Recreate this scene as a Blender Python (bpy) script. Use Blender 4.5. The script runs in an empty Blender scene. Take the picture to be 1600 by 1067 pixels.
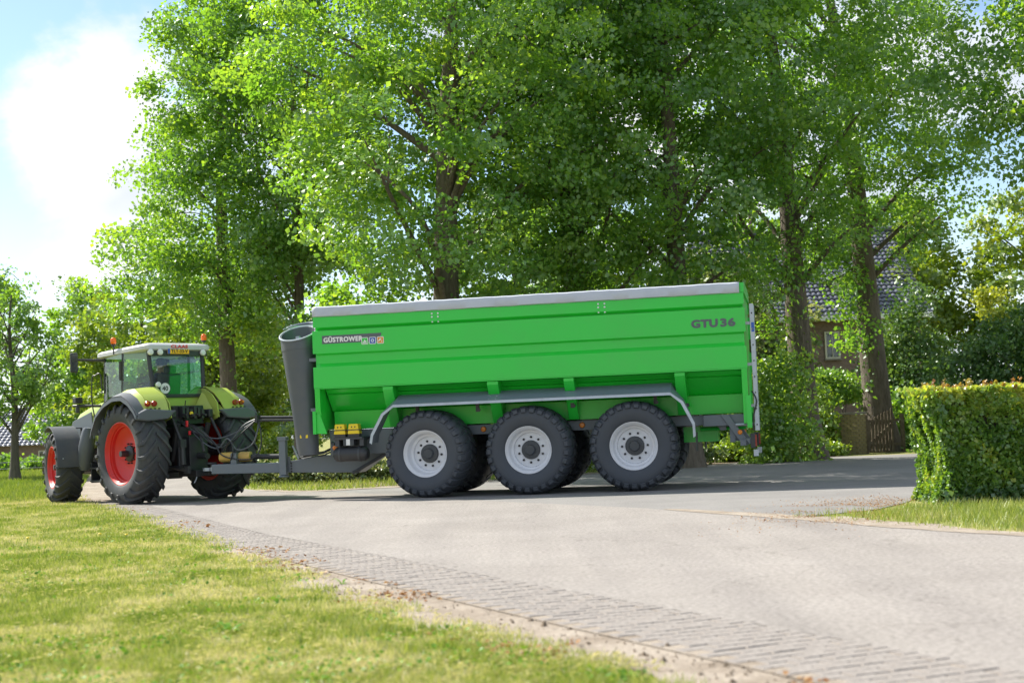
import bpy, bmesh, math, random
import numpy as np
from mathutils import Vector, Matrix
random.seed(7); RNG = np.random.default_rng(11)
SC = bpy.context.scene
COL = SC.collection
rad = math.radians

# ------------------------------------------------------------------ camera
PITCH, ROLL = rad(3.5638), rad(2.3192)
cd = bpy.data.cameras.new('camera'); cam = bpy.data.objects.new('camera', cd); COL.objects.link(cam)
cd.sensor_width = 36.0; cd.lens = 50.0; cd.clip_start = 0.1; cd.clip_end = 3000
fwd = Vector((0, math.cos(PITCH), math.sin(PITCH))); r0 = Vector((1, 0, 0)); u0 = r0.cross(fwd)
rt = r0*math.cos(ROLL) - u0*math.sin(ROLL); up = r0*math.sin(ROLL) + u0*math.cos(ROLL)
cam.matrix_world = Matrix(((rt.x, up.x, -fwd.x, 0), (rt.y, up.y, -fwd.y, 0), (rt.z, up.z, -fwd.z, 1.12), (0, 0, 0, 1)))
cd.dof.use_dof = True; cd.dof.focus_distance = 25.0; cd.dof.aperture_fstop = 2.2
SC.camera = cam

# ------------------------------------------------------------------ sky, clouds, sun
SUN = Vector((-0.80, 0.56, 1.0)).normalized()          # towards the sun
ELEV = math.asin(SUN.z)
world = bpy.data.worlds.new('World'); SC.world = world; world.use_nodes = True
nt = world.node_tree; N = nt.nodes; L = nt.links
bg = N['Background']; bg.inputs['Strength'].default_value = 0.056
sky = N.new('ShaderNodeTexSky'); sky.sky_type = 'NISHITA'; sky.sun_disc = False
sky.sun_elevation = ELEV; sky.sun_rotation = math.atan2(SUN.x, SUN.y); sky.air_density = 1.0; sky.dust_density = 0.3; sky.ozone_density = 1.5
tc = N.new('ShaderNodeTexCoord'); sep = N.new('ShaderNodeSeparateXYZ'); L.new(tc.outputs['Generated'], sep.inputs[0])
def wmath(op, a, b=None, c=None):
    m = N.new('ShaderNodeMath'); m.operation = op
    for i, v in enumerate((a, b, c)):
        if v is None: continue
        if isinstance(v, (int, float)): m.inputs[i].default_value = v
        else: L.new(v, m.inputs[i])
    return m.outputs[0]
mp = N.new('ShaderNodeMapping'); mp.inputs['Location'].default_value = (14.54, 28.18, 11.23); mp.inputs['Scale'].default_value = (1.0, 1.0, 1.35); L.new(tc.outputs['Generated'], mp.inputs['Vector'])
nz = N.new('ShaderNodeTexNoise'); nz.inputs['Scale'].default_value = 4.2; nz.inputs['Detail'].default_value = 9; nz.inputs['Roughness'].default_value = 0.56
nz.inputs['Distortion'].default_value = 0.25
L.new(mp.outputs[0], nz.inputs['Vector'])
cr = N.new('ShaderNodeValToRGB'); cr.color_ramp.elements[0].position = 0.45; cr.color_ramp.elements[1].position = 0.56
cr.color_ramp.interpolation = 'EASE'
L.new(nz.outputs['Fac'], cr.inputs[0])
nz2 = N.new('ShaderNodeTexNoise'); nz2.inputs['Scale'].default_value = 7.0; nz2.inputs['Detail'].default_value = 6
L.new(mp.outputs[0], nz2.inputs['Vector'])
cr2 = N.new('ShaderNodeValToRGB'); cr2.color_ramp.elements[0].position = 0.3; cr2.color_ramp.elements[1].position = 0.62
cr2.color_ramp.elements[0].color = (3.7, 4.2, 4.95, 1); cr2.color_ramp.elements[1].color = (6.1, 6.1, 6.2, 1)
L.new(nz2.outputs['Fac'], cr2.inputs[0])
mx = N.new('ShaderNodeMixRGB'); L.new(cr.outputs[0], mx.inputs[0]); L.new(sky.outputs[0], mx.inputs[1]); L.new(cr2.outputs[0], mx.inputs[2])
hz = N.new('ShaderNodeMixRGB'); hz.inputs[2].default_value = (5.4, 6.0, 6.7, 1)      # pale haze low over the horizon
hf = wmath('MULTIPLY', wmath('SUBTRACT', 1.0, wmath('MINIMUM', wmath('DIVIDE', wmath('ABSOLUTE', sep.outputs['Z']), 0.16), 1.0)), 0.8)
L.new(hf, hz.inputs[0]); L.new(mx.outputs[0], hz.inputs[1]); L.new(hz.outputs[0], bg.inputs['Color'])
sl = bpy.data.lights.new('sun', 'SUN'); sl.energy = 2.7; sl.angle = rad(0.55); sl.color = (1.0, 0.95, 0.86)
so = bpy.data.objects.new('sun', sl); COL.objects.link(so); so.location = (0, 0, 60)
so.rotation_euler = SUN.to_track_quat('Z', 'Y').to_euler()
SC.view_settings.view_transform = 'Standard'; SC.view_settings.look = 'None'; SC.view_settings.gamma = 1.0
SC.view_settings.use_curve_mapping = False; SC.view_settings.exposure = 1.79
SC.render.engine = 'CYCLES'
cy_ = SC.cycles; cy_.use_denoising = True; cy_.max_bounces = 8; cy_.diffuse_bounces = 6; cy_.glossy_bounces = 3
cy_.transmission_bounces = 5; cy_.transparent_max_bounces = 12; cy_.caustics_reflective = False; cy_.caustics_refractive = False
cy_.sample_clamp_indirect = 6.0

# ------------------------------------------------------------------ helpers
def tag(o, label=None, cat=None, group=None, kind=None):
    if label: o['label'] = label
    if cat: o['category'] = cat
    if group: o['group'] = group
    if kind: o['kind'] = kind
    return o
def empty(name, loc=(0, 0, 0), rz=0.0, parent=None):
    o = bpy.data.objects.new(name, None); COL.objects.link(o); o.location = loc; o.rotation_euler = (0, 0, rz)
    o.empty_display_size = 0.2
    if parent: o.parent = parent
    return o
def link(name, me, mat=None, parent=None):
    o = bpy.data.objects.new(name, me); COL.objects.link(o)
    if mat is not None:
        if len(me.materials): me.materials.clear()
        for m in (mat if isinstance(mat, (list, tuple)) else [mat]): me.materials.append(m)
    if parent: o.parent = parent
    return o
class MB:
    def __init__(s): s.v = []; s.f = []; s.mi = []
    def add(s, vs, fs, m=0):
        b = len(s.v); s.v += [tuple(p) for p in vs]; s.f += [tuple(b+i for i in f) for f in fs]; s.mi += [m]*len(fs); return s
    def hexa(s, p, m=0):   # bottom 4 ccw, top 4 ccw
        return s.add(p, [(3,2,1,0),(4,5,6,7),(0,1,5,4),(1,2,6,5),(2,3,7,6),(3,0,4,7)], m)
    def box(s, c, d, rot=None, m=0):
        x, y, z = d[0]/2, d[1]/2, d[2]/2
        p = [Vector(q) for q in ((-x,-y,-z),(x,-y,-z),(x,y,-z),(-x,y,-z),(-x,-y,z),(x,-y,z),(x,y,z),(-x,y,z))]
        if rot is not None: p = [rot @ q for q in p]
        return s.hexa([q+Vector(c) for q in p], m)
    def box2(s, a, b, m=0):
        return s.box([(a[i]+b[i])/2 for i in range(3)], [abs(b[i]-a[i]) for i in range(3)], None, m)
    def prism(s, poly, ax, a0, a1, m=0):   # poly in the other two axes, extruded along ax
        n = len(poly)
        def P(p, t):
            return {'x': (t, p[0], p[1]), 'y': (p[0], t, p[1]), 'z': (p[0], p[1], t)}[ax]
        vs = [P(p, a0) for p in poly] + [P(p, a1) for p in poly]
        fs = [tuple(range(n))[::-1], tuple(range(n, 2*n))] + [(i, (i+1) % n, n+(i+1) % n, n+i) for i in range(n)]
        return s.add(vs, fs, m)
    def tube(s, pts, r, n=8, caps=True, m=0):
        pts = [Vector(p) for p in pts]; k = len(pts); rr = r if isinstance(r, (list, tuple)) else [r]*k
        vs = []; prev = None
        for i, p in enumerate(pts):
            t = (pts[min(i+1, k-1)] - pts[max(i-1, 0)]).normalized()
            if prev is None:
                a = Vector((0, 0, 1)) if abs(t.z) < 0.9 else Vector((1, 0, 0)); prev = t.cross(a).normalized()
            u = (prev - t*prev.dot(t)).normalized(); w = t.cross(u); prev = u
            for j in range(n):
                an = 2*math.pi*j/n; vs.append(p + (u*math.cos(an) + w*math.sin(an))*rr[i])
        fs = [(i*n+j, i*n+(j+1) % n, (i+1)*n+(j+1) % n, (i+1)*n+j) for i in range(k-1) for j in range(n)]
        if caps: fs += [tuple(range(n))[::-1], tuple((k-1)*n+j for j in range(n))]
        return s.add(vs, fs, m)
    def lathe(s, prof, n=32, c=(0, 0, 0), ax='y', closed=False, m=0, caps=True):   # prof: (r, t)
        k = len(prof); vs = []
        for r, t in prof:
            for j in range(n):
                a = 2*math.pi*j/n; x, z = r*math.cos(a), r*math.sin(a)
                vs.append({'y': (c[0]+x, c[1]+t, c[2]+z), 'z': (c[0]+x, c[1]+z, c[2]+t), 'x': (c[0]+t, c[1]+x, c[2]+z)}[ax])
        fs = [(i*n+j, i*n+(j+1) % n, ((i+1) % k)*n+(j+1) % n, ((i+1) % k)*n+j) for i in range(k if closed else k-1) for j in range(n)]
        if not closed and caps:
            if prof[0][0] > 1e-6: fs.append(tuple(range(n)))
            if prof[-1][0] > 1e-6: fs.append(tuple((k-1)*n+j for j in range(n)))
        return s.add(vs, fs, m)
    def strip(s, A, B, th=0.0, m=0):   # sheet between two polylines, given a thickness along its own normal
        n = len(A); A = [Vector(p) for p in A]; B = [Vector(p) for p in B]
        nr = []
        for i in range(n):
            t = A[min(i+1, n-1)]-A[max(i-1, 0)]; nr.append(t.cross(B[i]-A[i]).normalized()*th)
        vs = A+B+[A[i]+nr[i] for i in range(n)]+[B[i]+nr[i] for i in range(n)]
        fs = []
        for i in range(n-1):
            fs += [(i, i+1, n+i+1, n+i), (2*n+i, 3*n+i, 3*n+i+1, 2*n+i+1), (i, 2*n+i, 2*n+i+1, i+1), (n+i, n+i+1, 3*n+i+1, 3*n+i)]
        fs += [(0, n, 3*n, 2*n), (n-1, 3*n-1, 4*n-1, 2*n-1)]
        return s.add(vs, fs, m)
    def mesh(s, name, smooth=None):
        me = bpy.data.meshes.new(name); me.from_pydata(s.v, [], s.f)
        if any(s.mi): me.polygons.foreach_set('material_index', s.mi)
        bm = bmesh.new(); bm.from_mesh(me); bmesh.ops.recalc_face_normals(bm, faces=bm.faces); bm.to_mesh(me); bm.free()
        if smooth:
            me.shade_smooth(); me.set_sharp_from_angle(angle=rad(smooth))
        me.update(); return me
    def build(s, name, mat, parent=None, smooth=None, bevel=0.0):
        o = link(name, s.mesh(name, smooth), mat, parent)
        if bevel:
            b = o.modifiers.new('bevel', 'BEVEL'); b.width = bevel; b.segments = 2; b.limit_method = 'ANGLE'; b.angle_limit = rad(35)
        return o
def copy_tree(o, parent=None):
    c = o.copy(); COL.objects.link(c)
    if parent: c.parent = parent
    for ch in list(o.children): copy_tree(ch, c)
    return c
def rotm(ax, a): return Matrix.Rotation(a, 3, ax)
def smooth_path(pts, n=6):
    P = [Vector(p) for p in pts]; out = []
    for i in range(len(P)-1):
        p0, p1, p2, p3 = P[max(i-1, 0)], P[i], P[i+1], P[min(i+2, len(P)-1)]
        for k in range(n):
            t = k/n; out.append(0.5*((2*p1)+(p2-p0)*t+(2*p0-5*p1+4*p2-p3)*t*t+(3*p1-p0-3*p2+p3)*t**3))
    out.append(P[-1]); return out
def text_mesh(body, size, bold=0.0, depth=0.002, width=None, space=1.0, thick=0.0):
    cu = bpy.data.curves.new('lettering', 'FONT'); cu.body = body; cu.size = size; cu.offset = bold; cu.extrude = depth; cu.space_character = space; cu.resolution_u = 3
    o = bpy.data.objects.new('lettering', cu); COL.objects.link(o)
    dg = bpy.context.evaluated_depsgraph_get(); me = bpy.data.meshes.new_from_object(o.evaluated_get(dg))
    bpy.data.objects.remove(o)
    co = np.zeros(len(me.vertices)*3); me.vertices.foreach_get('co', co); co = co.reshape(-1, 3)
    co[:, 0] -= co[:, 0].min(); 
    if width: co[:, 0] *= width/co[:, 0].max()
    if not thick:
        me.vertices.foreach_set('co', co.ravel()); me.update(); return me
    fs = [tuple(p.vertices) for p in me.polygons]; b = MB()          # heavy weight: strokes widened by close copies
    for i, (dx, dy) in enumerate(((0, 0), (1, 0), (-1, 0), (0, 0.8), (0, -0.8), (0.7, 0.6), (-0.7, -0.6), (0.7, -0.6), (-0.7, 0.6))): b.add(co+np.array([dx*thick, dy*thick, i*0.0002]), fs)
    m2 = bpy.data.meshes.new('lettering'); m2.from_pydata(b.v, [], b.f); return m2

# ------------------------------------------------------------------ materials
def mat_new(name):
    m = bpy.data.materials.new(name); m.use_nodes = True; return m, m.node_tree.nodes, m.node_tree.links, m.node_tree.nodes['Principled BSDF']
def ramp(nodes, stops):
    c = nodes.new('ShaderNodeValToRGB'); e = c.color_ramp.elements
    while len(e) < len(stops): e.new(0.5)
    for i, (p, col) in enumerate(stops): e[i].position = p; e[i].color = (*col, 1)
    return c
def noise(nodes, links, scale, detail=4, rough=0.55, coord='Object', dist=0.0):
    t = nodes.new('ShaderNodeTexCoord'); n = nodes.new('ShaderNodeTexNoise')
    n.inputs['Scale'].default_value = scale; n.inputs['Detail'].default_value = detail; n.inputs['Roughness'].default_value = rough
    n.inputs['Distortion'].default_value = dist
    links.new(t.outputs[coord], n.inputs['Vector']); return n
def paint(name, col, rough=0.4, metal=0.0, dirt=0.25, dirtcol=(0.19, 0.16, 0.12), scale=2.5, coat=0.0, bump=0.0, bscale=40):
    m, N, L, b = mat_new(name)
    n = noise(N, L, scale, 7, 0.65); r = ramp(N, [(0.45, (0, 0, 0)), (0.8, (1, 1, 1))]); L.new(n.outputs[0], r.inputs[0])
    mul = N.new('ShaderNodeMath'); mul.operation = 'MULTIPLY'; mul.inputs[1].default_value = dirt; L.new(r.outputs[0], mul.inputs[0])
    mix = N.new('ShaderNodeMixRGB'); mix.inputs[1].default_value = (*col, 1); mix.inputs[2].default_value = (*dirtcol, 1)
    L.new(mul.outputs[0], mix.inputs[0]); L.new(mix.outputs[0], b.inputs['Base Color'])
    rr = N.new('ShaderNodeMath'); rr.operation = 'MULTIPLY_ADD'; rr.inputs[1].default_value = 0.3; rr.inputs[2].default_value = rough
    L.new(mul.outputs[0], rr.inputs[0]); L.new(rr.outputs[0], b.inputs['Roughness'])
    b.inputs['Metallic'].default_value = metal; b.inputs['Coat Weight'].default_value = coat
    if bump:
        n2 = noise(N, L, bscale, 4); bp = N.new('ShaderNodeBump'); bp.inputs['Strength'].default_value = bump; bp.inputs['Distance'].default_value = 0.01
        L.new(n2.outputs[0], bp.inputs['Height']); L.new(bp.outputs[0], b.inputs['Normal'])
    return m
M = {}
M['green'] = paint('green_paint', (0.022, 0.57, 0.048), 0.30, dirt=0.22, dirtcol=(0.10, 0.34, 0.09), scale=1.3, coat=0.2, bump=0.05, bscale=1.8)
M['grey'] = paint('grey_paint', (0.15, 0.175, 0.195), 0.42, dirt=0.25)
M['fender'] = paint('fender_grey', (0.17, 0.20, 0.235), 0.36, dirt=0.2)
M['dark'] = paint('dark_paint', (0.050, 0.056, 0.062), 0.5, dirt=0.3)
M['black'] = paint('black_plastic', (0.028, 0.030, 0.033), 0.45, dirt=0.2)
M['tyre'] = paint('tyre_rubber', (0.050, 0.054, 0.059), 0.72, dirt=0.45, dirtcol=(0.15, 0.135, 0.115), scale=5, bump=0.25, bscale=60)
M['tyre_clean'] = paint('trailer_rubber', (0.052, 0.060, 0.072), 0.62, dirt=0.25, dirtcol=(0.10, 0.10, 0.10), scale=4, bump=0.2, bscale=60)
M['rim'] = paint('silver_rim', (0.74, 0.75, 0.78), 0.38, metal=0.0, dirt=0.2, dirtcol=(0.35, 0.33, 0.30))
M['red'] = paint('red_rim', (0.62, 0.025, 0.018), 0.42, dirt=0.28, dirtcol=(0.30, 0.13, 0.10), scale=3)
M['tarp'] = paint('silver_tarpaulin', (0.50, 0.53, 0.60), 0.5, dirt=0.4, dirtcol=(0.33, 0.35, 0.42), scale=3, bump=0.2, bscale=9)
M['galv'] = paint('galvanised_steel', (0.45, 0.49, 0.53), 0.4, metal=0.5, dirt=0.4, dirtcol=(0.25, 0.27, 0.30), scale=6)
M['seed'] = paint('seed_green_paint', (0.43, 0.52, 0.10), 0.33, dirt=0.18, dirtcol=(0.33, 0.34, 0.15), coat=0.2)
M['roofgrey'] = paint('roof_light_grey', (0.55, 0.56, 0.56), 0.5, dirt=0.2)
M['orange'] = paint('amber_lens', (0.85, 0.24, 0.01), 0.2, dirt=0.05)
M['beacon'] = paint('beacon_lens', (0.9, 0.16, 0.01), 0.15, dirt=0.03)
M['redlens'] = paint('red_lens', (0.30, 0.018, 0.012), 0.18, dirt=0.05)
M['white'] = paint('white_paint', (0.78, 0.78, 0.76), 0.45, dirt=0.12, dirtcol=(0.5, 0.48, 0.44))
M['lamp'] = paint('lamp_glass', (0.75, 0.77, 0.72), 0.2, dirt=0.2)
M['yellow'] = paint('yellow_plastic', (0.85, 0.62, 0.015), 0.42, dirt=0.12)
M['pto'] = paint('pto_guard_yellow', (0.62, 0.40, 0.09), 0.5, dirt=0.4)
M['plate'] = paint('plate_yellow', (0.90, 0.50, 0.01), 0.45, dirt=0.1)
M['blue'] = paint('blue_print', (0.03, 0.10, 0.45), 0.45, dirt=0.05)
M['orangep'] = paint('orange_print', (0.75, 0.30, 0.02), 0.45, dirt=0.05)
M['charc'] = paint('charcoal_print', (0.10, 0.112, 0.128), 0.45, dirt=0.08)
M['redp'] = paint('red_print', (0.65, 0.02, 0.03), 0.45, dirt=0.05)
M['blackp'] = paint('black_print', (0.012, 0.012, 0.014), 0.5, dirt=0.05)
M['jacket'] = paint('navy_cloth', (0.02, 0.035, 0.08), 0.9, dirt=0.2, bump=0.3)
M['skin'] = paint('skin', (0.50, 0.27, 0.19), 0.55, dirt=0.05)
M['hair'] = paint('brown_hair', (0.06, 0.035, 0.02), 0.6, dirt=0.1)
M['seat'] = paint('seat_cloth', (0.05, 0.055, 0.06), 0.85, dirt=0.2)
def glass_mat(name, tint, refl=0.0):
    m, N, L, b = mat_new(name); out = N['Material Output']
    tr = N.new('ShaderNodeBsdfTransparent'); tr.inputs[0].default_value = (*tint, 1)
    gl = N.new('ShaderNodeBsdfGlossy'); gl.inputs['Roughness'].default_value = 0.03
    fr = N.new('ShaderNodeLayerWeight'); fr.inputs[0].default_value = 0.5
    pw = N.new('ShaderNodeMath'); pw.operation = 'POWER'; pw.inputs[1].default_value = 5.0; L.new(fr.outputs['Facing'], pw.inputs[0])
    ad = N.new('ShaderNodeMath'); ad.operation = 'MULTIPLY_ADD'; ad.inputs[1].default_value = 0.95; ad.inputs[2].default_value = refl; L.new(pw.outputs[0], ad.inputs[0])
    mx = N.new('ShaderNodeMixShader'); L.new(ad.outputs[0], mx.inputs[0]); L.new(tr.outputs[0], mx.inputs[1]); L.new(gl.outputs[0], mx.inputs[2])
    L.new(mx.outputs[0], out.inputs['Surface']); return m
M['glass'] = glass_mat('cab_glass', (0.80, 0.90, 0.88), 0.06)
M['pane'] = glass_mat('house_pane', (0.7, 0.78, 0.76), 0.06)
def ground_mat(name, stops, s1, s2, stops2=None, bump=0.3, bsc=60, rough=0.95, bdist=0.02):
    m, N, L, b = mat_new(name)
    n1 = noise(N, L, s1, 8, 0.68); r1 = ramp(N, stops); L.new(n1.outputs[0], r1.inputs[0])
    n2 = noise(N, L, s2, 6, 0.7); r2 = ramp(N, stops2 or [(0.3, (0.72, 0.72, 0.72)), (0.72, (1.2, 1.2, 1.2))]); L.new(n2.outputs[0], r2.inputs[0])
    mx = N.new('ShaderNodeMixRGB'); mx.blend_type = 'MULTIPLY'; mx.inputs[0].default_value = 1.0
    L.new(r1.outputs[0], mx.inputs[1]); L.new(r2.outputs[0], mx.inputs[2]); L.new(mx.outputs[0], b.inputs['Base Color'])
    b.inputs['Roughness'].default_value = rough; b.inputs['Specular IOR Level'].default_value = 0.2
    n3 = noise(N, L, bsc, 5, 0.7); bp = N.new('ShaderNodeBump'); bp.inputs['Strength'].default_value = bump; bp.inputs['Distance'].default_value = bdist
    L.new(n3.outputs[0], bp.inputs['Height']); L.new(bp.outputs[0], b.inputs['Normal']); return m
M['ground'] = ground_mat('meadow_ground', [(0.32, (0.14, 0.17, 0.04)), (0.5, (0.23, 0.235, 0.07)), (0.68, (0.40, 0.33, 0.16))], 0.8, 14)
M['asphalt'] = ground_mat('dusty_asphalt', [(0.3, (0.240, 0.219, 0.200)), (0.7, (0.300, 0.276, 0.254))], 0.5, 26, [(0.34, (0.68, 0.68, 0.68)), (0.5, (1, 1, 1)), (0.66, (1.28, 1.28, 1.28))], 0.35, 90, bdist=0.008)
def worn(m):     # wheel tracks and stains drawn out along the road, and a few fine cracks
    N, L = m.node_tree.nodes, m.node_tree.links; b = N['Principled BSDF']; src = b.inputs['Base Color'].links[0].from_socket
    t = N.new('ShaderNodeTexCoord'); mp_ = N.new('ShaderNodeMapping'); mp_.inputs['Rotation'].default_value = (0, 0, rad(-26)); mp_.inputs['Scale'].default_value = (1.5, 0.10, 1); L.new(t.outputs['Object'], mp_.inputs[0])
    n = N.new('ShaderNodeTexNoise'); n.inputs['Scale'].default_value = 1.0; n.inputs['Detail'].default_value = 5; L.new(mp_.outputs[0], n.inputs['Vector']); r = ramp(N, [(0.34, (0.90, 0.90, 0.905)), (0.62, (1.05, 1.05, 1.045))]); L.new(n.outputs[0], r.inputs[0])
    x = N.new('ShaderNodeMixRGB'); x.blend_type = 'MULTIPLY'; x.inputs[0].default_value = 1; L.new(src, x.inputs[1]); L.new(r.outputs[0], x.inputs[2])
    v = N.new('ShaderNodeTexVoronoi'); v.feature = 'DISTANCE_TO_EDGE'; v.inputs['Scale'].default_value = 0.33; n2 = N.new('ShaderNodeTexNoise'); n2.inputs['Scale'].default_value = 1.7; n2.inputs['Detail'].default_value = 6; L.new(t.outputs['Object'], n2.inputs['Vector'])
    ad = N.new('ShaderNodeMixRGB'); ad.blend_type = 'ADD'; ad.inputs[0].default_value = 1.2; L.new(t.outputs['Object'], ad.inputs[1]); L.new(n2.outputs['Color'], ad.inputs[2]); L.new(ad.outputs[0], v.inputs['Vector'])
    rc = ramp(N, [(0.0, (0.72, 0.71, 0.70)), (0.004, (1, 1, 1))]); L.new(v.outputs['Distance'], rc.inputs[0]); y = N.new('ShaderNodeMixRGB'); y.blend_type = 'MULTIPLY'; y.inputs[0].default_value = 1; L.new(x.outputs[0], y.inputs[1]); L.new(rc.outputs[0], y.inputs[2])
    L.new(y.outputs[0], b.inputs['Base Color'])
worn(M['asphalt'])
M['sideroad'] = ground_mat('grey_asphalt', [(0.3, (0.19, 0.182, 0.175)), (0.7, (0.27, 0.258, 0.245))], 0.45, 45, [(0.32, (0.75, 0.75, 0.75)), (0.7, (1.2, 1.2, 1.2))], 0.3, 80, bdist=0.008)
M['sand'] = ground_mat('sandy_shoulder', [(0.3, (0.22, 0.175, 0.13)), (0.55, (0.37, 0.315, 0.255)), (0.75, (0.44, 0.385, 0.32))], 1.6, 30, None, 0.8, 22, bdist=0.03)
M['paver'] = ground_mat('clinker_paver', [(0.3, (0.24, 0.216, 0.196)), (0.7, (0.31, 0.283, 0.257))], 2.5, 40, None, 0.4, 70, bdist=0.006)
M['litter'] = ground_mat('leaf_litter', [(0.3, (0.14, 0.105, 0.075)), (0.5, (0.24, 0.185, 0.13)), (0.75, (0.30, 0.26, 0.20))], 3.0, 40, None, 0.8, 50, bdist=0.03)
def leaf_mat(name, c0, c1, c2, trans=0.42, tcol=None, gloss=0.07):
    m, N, L, b = mat_new(name); out = N['Material Output']; N.remove(b)
    at = N.new('ShaderNodeAttribute'); at.attribute_name = 'tint'
    r = ramp(N, [(0.0, c0), (0.55, c1), (1.0, c2)]); L.new(at.outputs['Fac'], r.inputs[0])
    df = N.new('ShaderNodeBsdfDiffuse'); L.new(r.outputs[0], df.inputs[0])
    tl = N.new('ShaderNodeBsdfTranslucent')
    mu = N.new('ShaderNodeMixRGB'); mu.blend_type = 'MULTIPLY'; mu.inputs[0].default_value = 1.0
    mu.inputs[2].default_value = (*(tcol or (2.0, 1.75, 0.5)), 1); L.new(r.outputs[0], mu.inputs[1]); L.new(mu.outputs[0], tl.inputs[0])
    mx = N.new('ShaderNodeMixShader'); mx.inputs[0].default_value = trans; L.new(df.outputs[0], mx.inputs[1]); L.new(tl.outputs[0], mx.inputs[2])
    gl = N.new('ShaderNodeBsdfGlossy'); gl.inputs['Roughness'].default_value = 0.42; gl.inputs[0].default_value = (0.9, 0.95, 0.9, 1)
    m2 = N.new('ShaderNodeMixShader'); m2.inputs[0].default_value = gloss; L.new(mx.outputs[0], m2.inputs[1]); L.new(gl.outputs[0], m2.inputs[2])
    L.new(m2.outputs[0], out.inputs['Surface']); return m
M['lime'] = leaf_mat('lime_leaf', (0.080, 0.20, 0.045), (0.145, 0.305, 0.060), (0.25, 0.40, 0.075), 0.55, (2.1, 1.8, 0.42))
M['yellowleaf'] = leaf_mat('yellow_green_leaf', (0.13, 0.23, 0.03), (0.22, 0.32, 0.04), (0.34, 0.38, 0.05), 0.45, (1.7, 1.6, 0.5))
M['midleaf'] = leaf_mat('mid_green_leaf', (0.085, 0.20, 0.045), (0.15, 0.30, 0.06), (0.25, 0.38, 0.08), 0.52, (2.0, 1.75, 0.5))
M['darkleaf'] = leaf_mat('dark_evergreen_leaf', (0.035, 0.10, 0.03), (0.065, 0.155, 0.04), (0.11, 0.20, 0.07), 0.35, gloss=0.06)
M['bluegreen'] = leaf_mat('blue_green_leaf', (0.06, 0.13, 0.06), (0.10, 0.19, 0.075), (0.16, 0.25, 0.10), 0.4, (1.4, 1.5, 0.8))
M['hedgeleaf'] = leaf_mat('hedge_leaf', (0.075, 0.18, 0.035), (0.19, 0.33, 0.06), (0.42, 0.47, 0.10), 0.42, gloss=0.06)
M['copperleaf'] = leaf_mat('copper_shoot_leaf', (0.28, 0.12, 0.03), (0.36, 0.22, 0.05), (0.34, 0.30, 0.06), 0.4, (1.6, 1.3, 0.7))
M['variegated'] = leaf_mat('variegated_leaf', (0.09, 0.15, 0.04), (0.20, 0.26, 0.10), (0.42, 0.43, 0.24), 0.3, (1.4, 1.4, 0.7))
M['grass'] = leaf_mat('grass_blade', (0.14, 0.22, 0.025), (0.32, 0.37, 0.09), (0.60, 0.55, 0.38), 0.35, (1.4, 1.35, 0.7), 0.04)
M['deadleaf'] = leaf_mat('dead_leaf', (0.22, 0.10, 0.04), (0.33, 0.18, 0.08), (0.46, 0.30, 0.15), 0.2, (1.2, 1.0, 0.6), 0.02)
M['bright'] = leaf_mat('bright_weed_leaf', (0.10, 0.22, 0.03), (0.15, 0.29, 0.04), (0.21, 0.34, 0.06), 0.3, (1.5, 1.5, 0.6), 0.02)
def bark_mat(name, c0, c1):
    m, N, L, b = mat_new(name); t = N.new('ShaderNodeTexCoord'); mp = N.new('ShaderNodeMapping'); mp.inputs['Scale'].default_value = (9, 9, 1.6)
    L.new(t.outputs['Object'], mp.inputs[0]); n = N.new('ShaderNodeTexNoise'); n.inputs['Scale'].default_value = 1.6; n.inputs['Detail'].default_value = 8; n.inputs['Roughness'].default_value = 0.68
    L.new(mp.outputs[0], n.inputs['Vector']); r = ramp(N, [(0.3, c0), (0.7, c1)]); L.new(n.outputs[0], r.inputs[0]); L.new(r.outputs[0], b.inputs['Base Color'])
    bp = N.new('ShaderNodeBump'); bp.inputs['Strength'].default_value = 0.9; bp.inputs['Distance'].default_value = 0.06; L.new(n.outputs[0], bp.inputs['Height']); L.new(bp.outputs[0], b.inputs['Normal'])
    b.inputs['Roughness'].default_value = 0.95; return m
M['bark'] = bark_mat('lime_bark', (0.075, 0.06, 0.045), (0.20, 0.165, 0.125))
M['bark2'] = bark_mat('grey_bark', (0.06, 0.055, 0.045), (0.14, 0.13, 0.105))
M['brick'] = ground_mat('brown_brick', [(0.3, (0.14, 0.085, 0.065)), (0.7, (0.23, 0.15, 0.115))], 3, 30, None, 0.4, 60, bdist=0.006)
M['mortar'] = ground_mat('mortar', [(0.3, (0.22, 0.20, 0.17)), (0.7, (0.30, 0.27, 0.23))], 3, 30, None, 0.4, 60, bdist=0.006)
M['mossbrick'] = ground_mat('mossy_yellow_brick', [(0.3, (0.20, 0.15, 0.075)), (0.55, (0.32, 0.26, 0.13)), (0.72, (0.30, 0.30, 0.12))], 4, 30, None, 0.5, 60, bdist=0.006)
M['rooftile'] = paint('dark_roof_tile', (0.15, 0.16, 0.20), 0.32, dirt=0.4, dirtcol=(0.14, 0.13, 0.12), scale=2)
M['oldwood'] = ground_mat('weathered_wood', [(0.3, (0.10, 0.075, 0.05)), (0.7, (0.22, 0.18, 0.13))], 4, 30, None, 0.5, 50, bdist=0.006)

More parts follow.
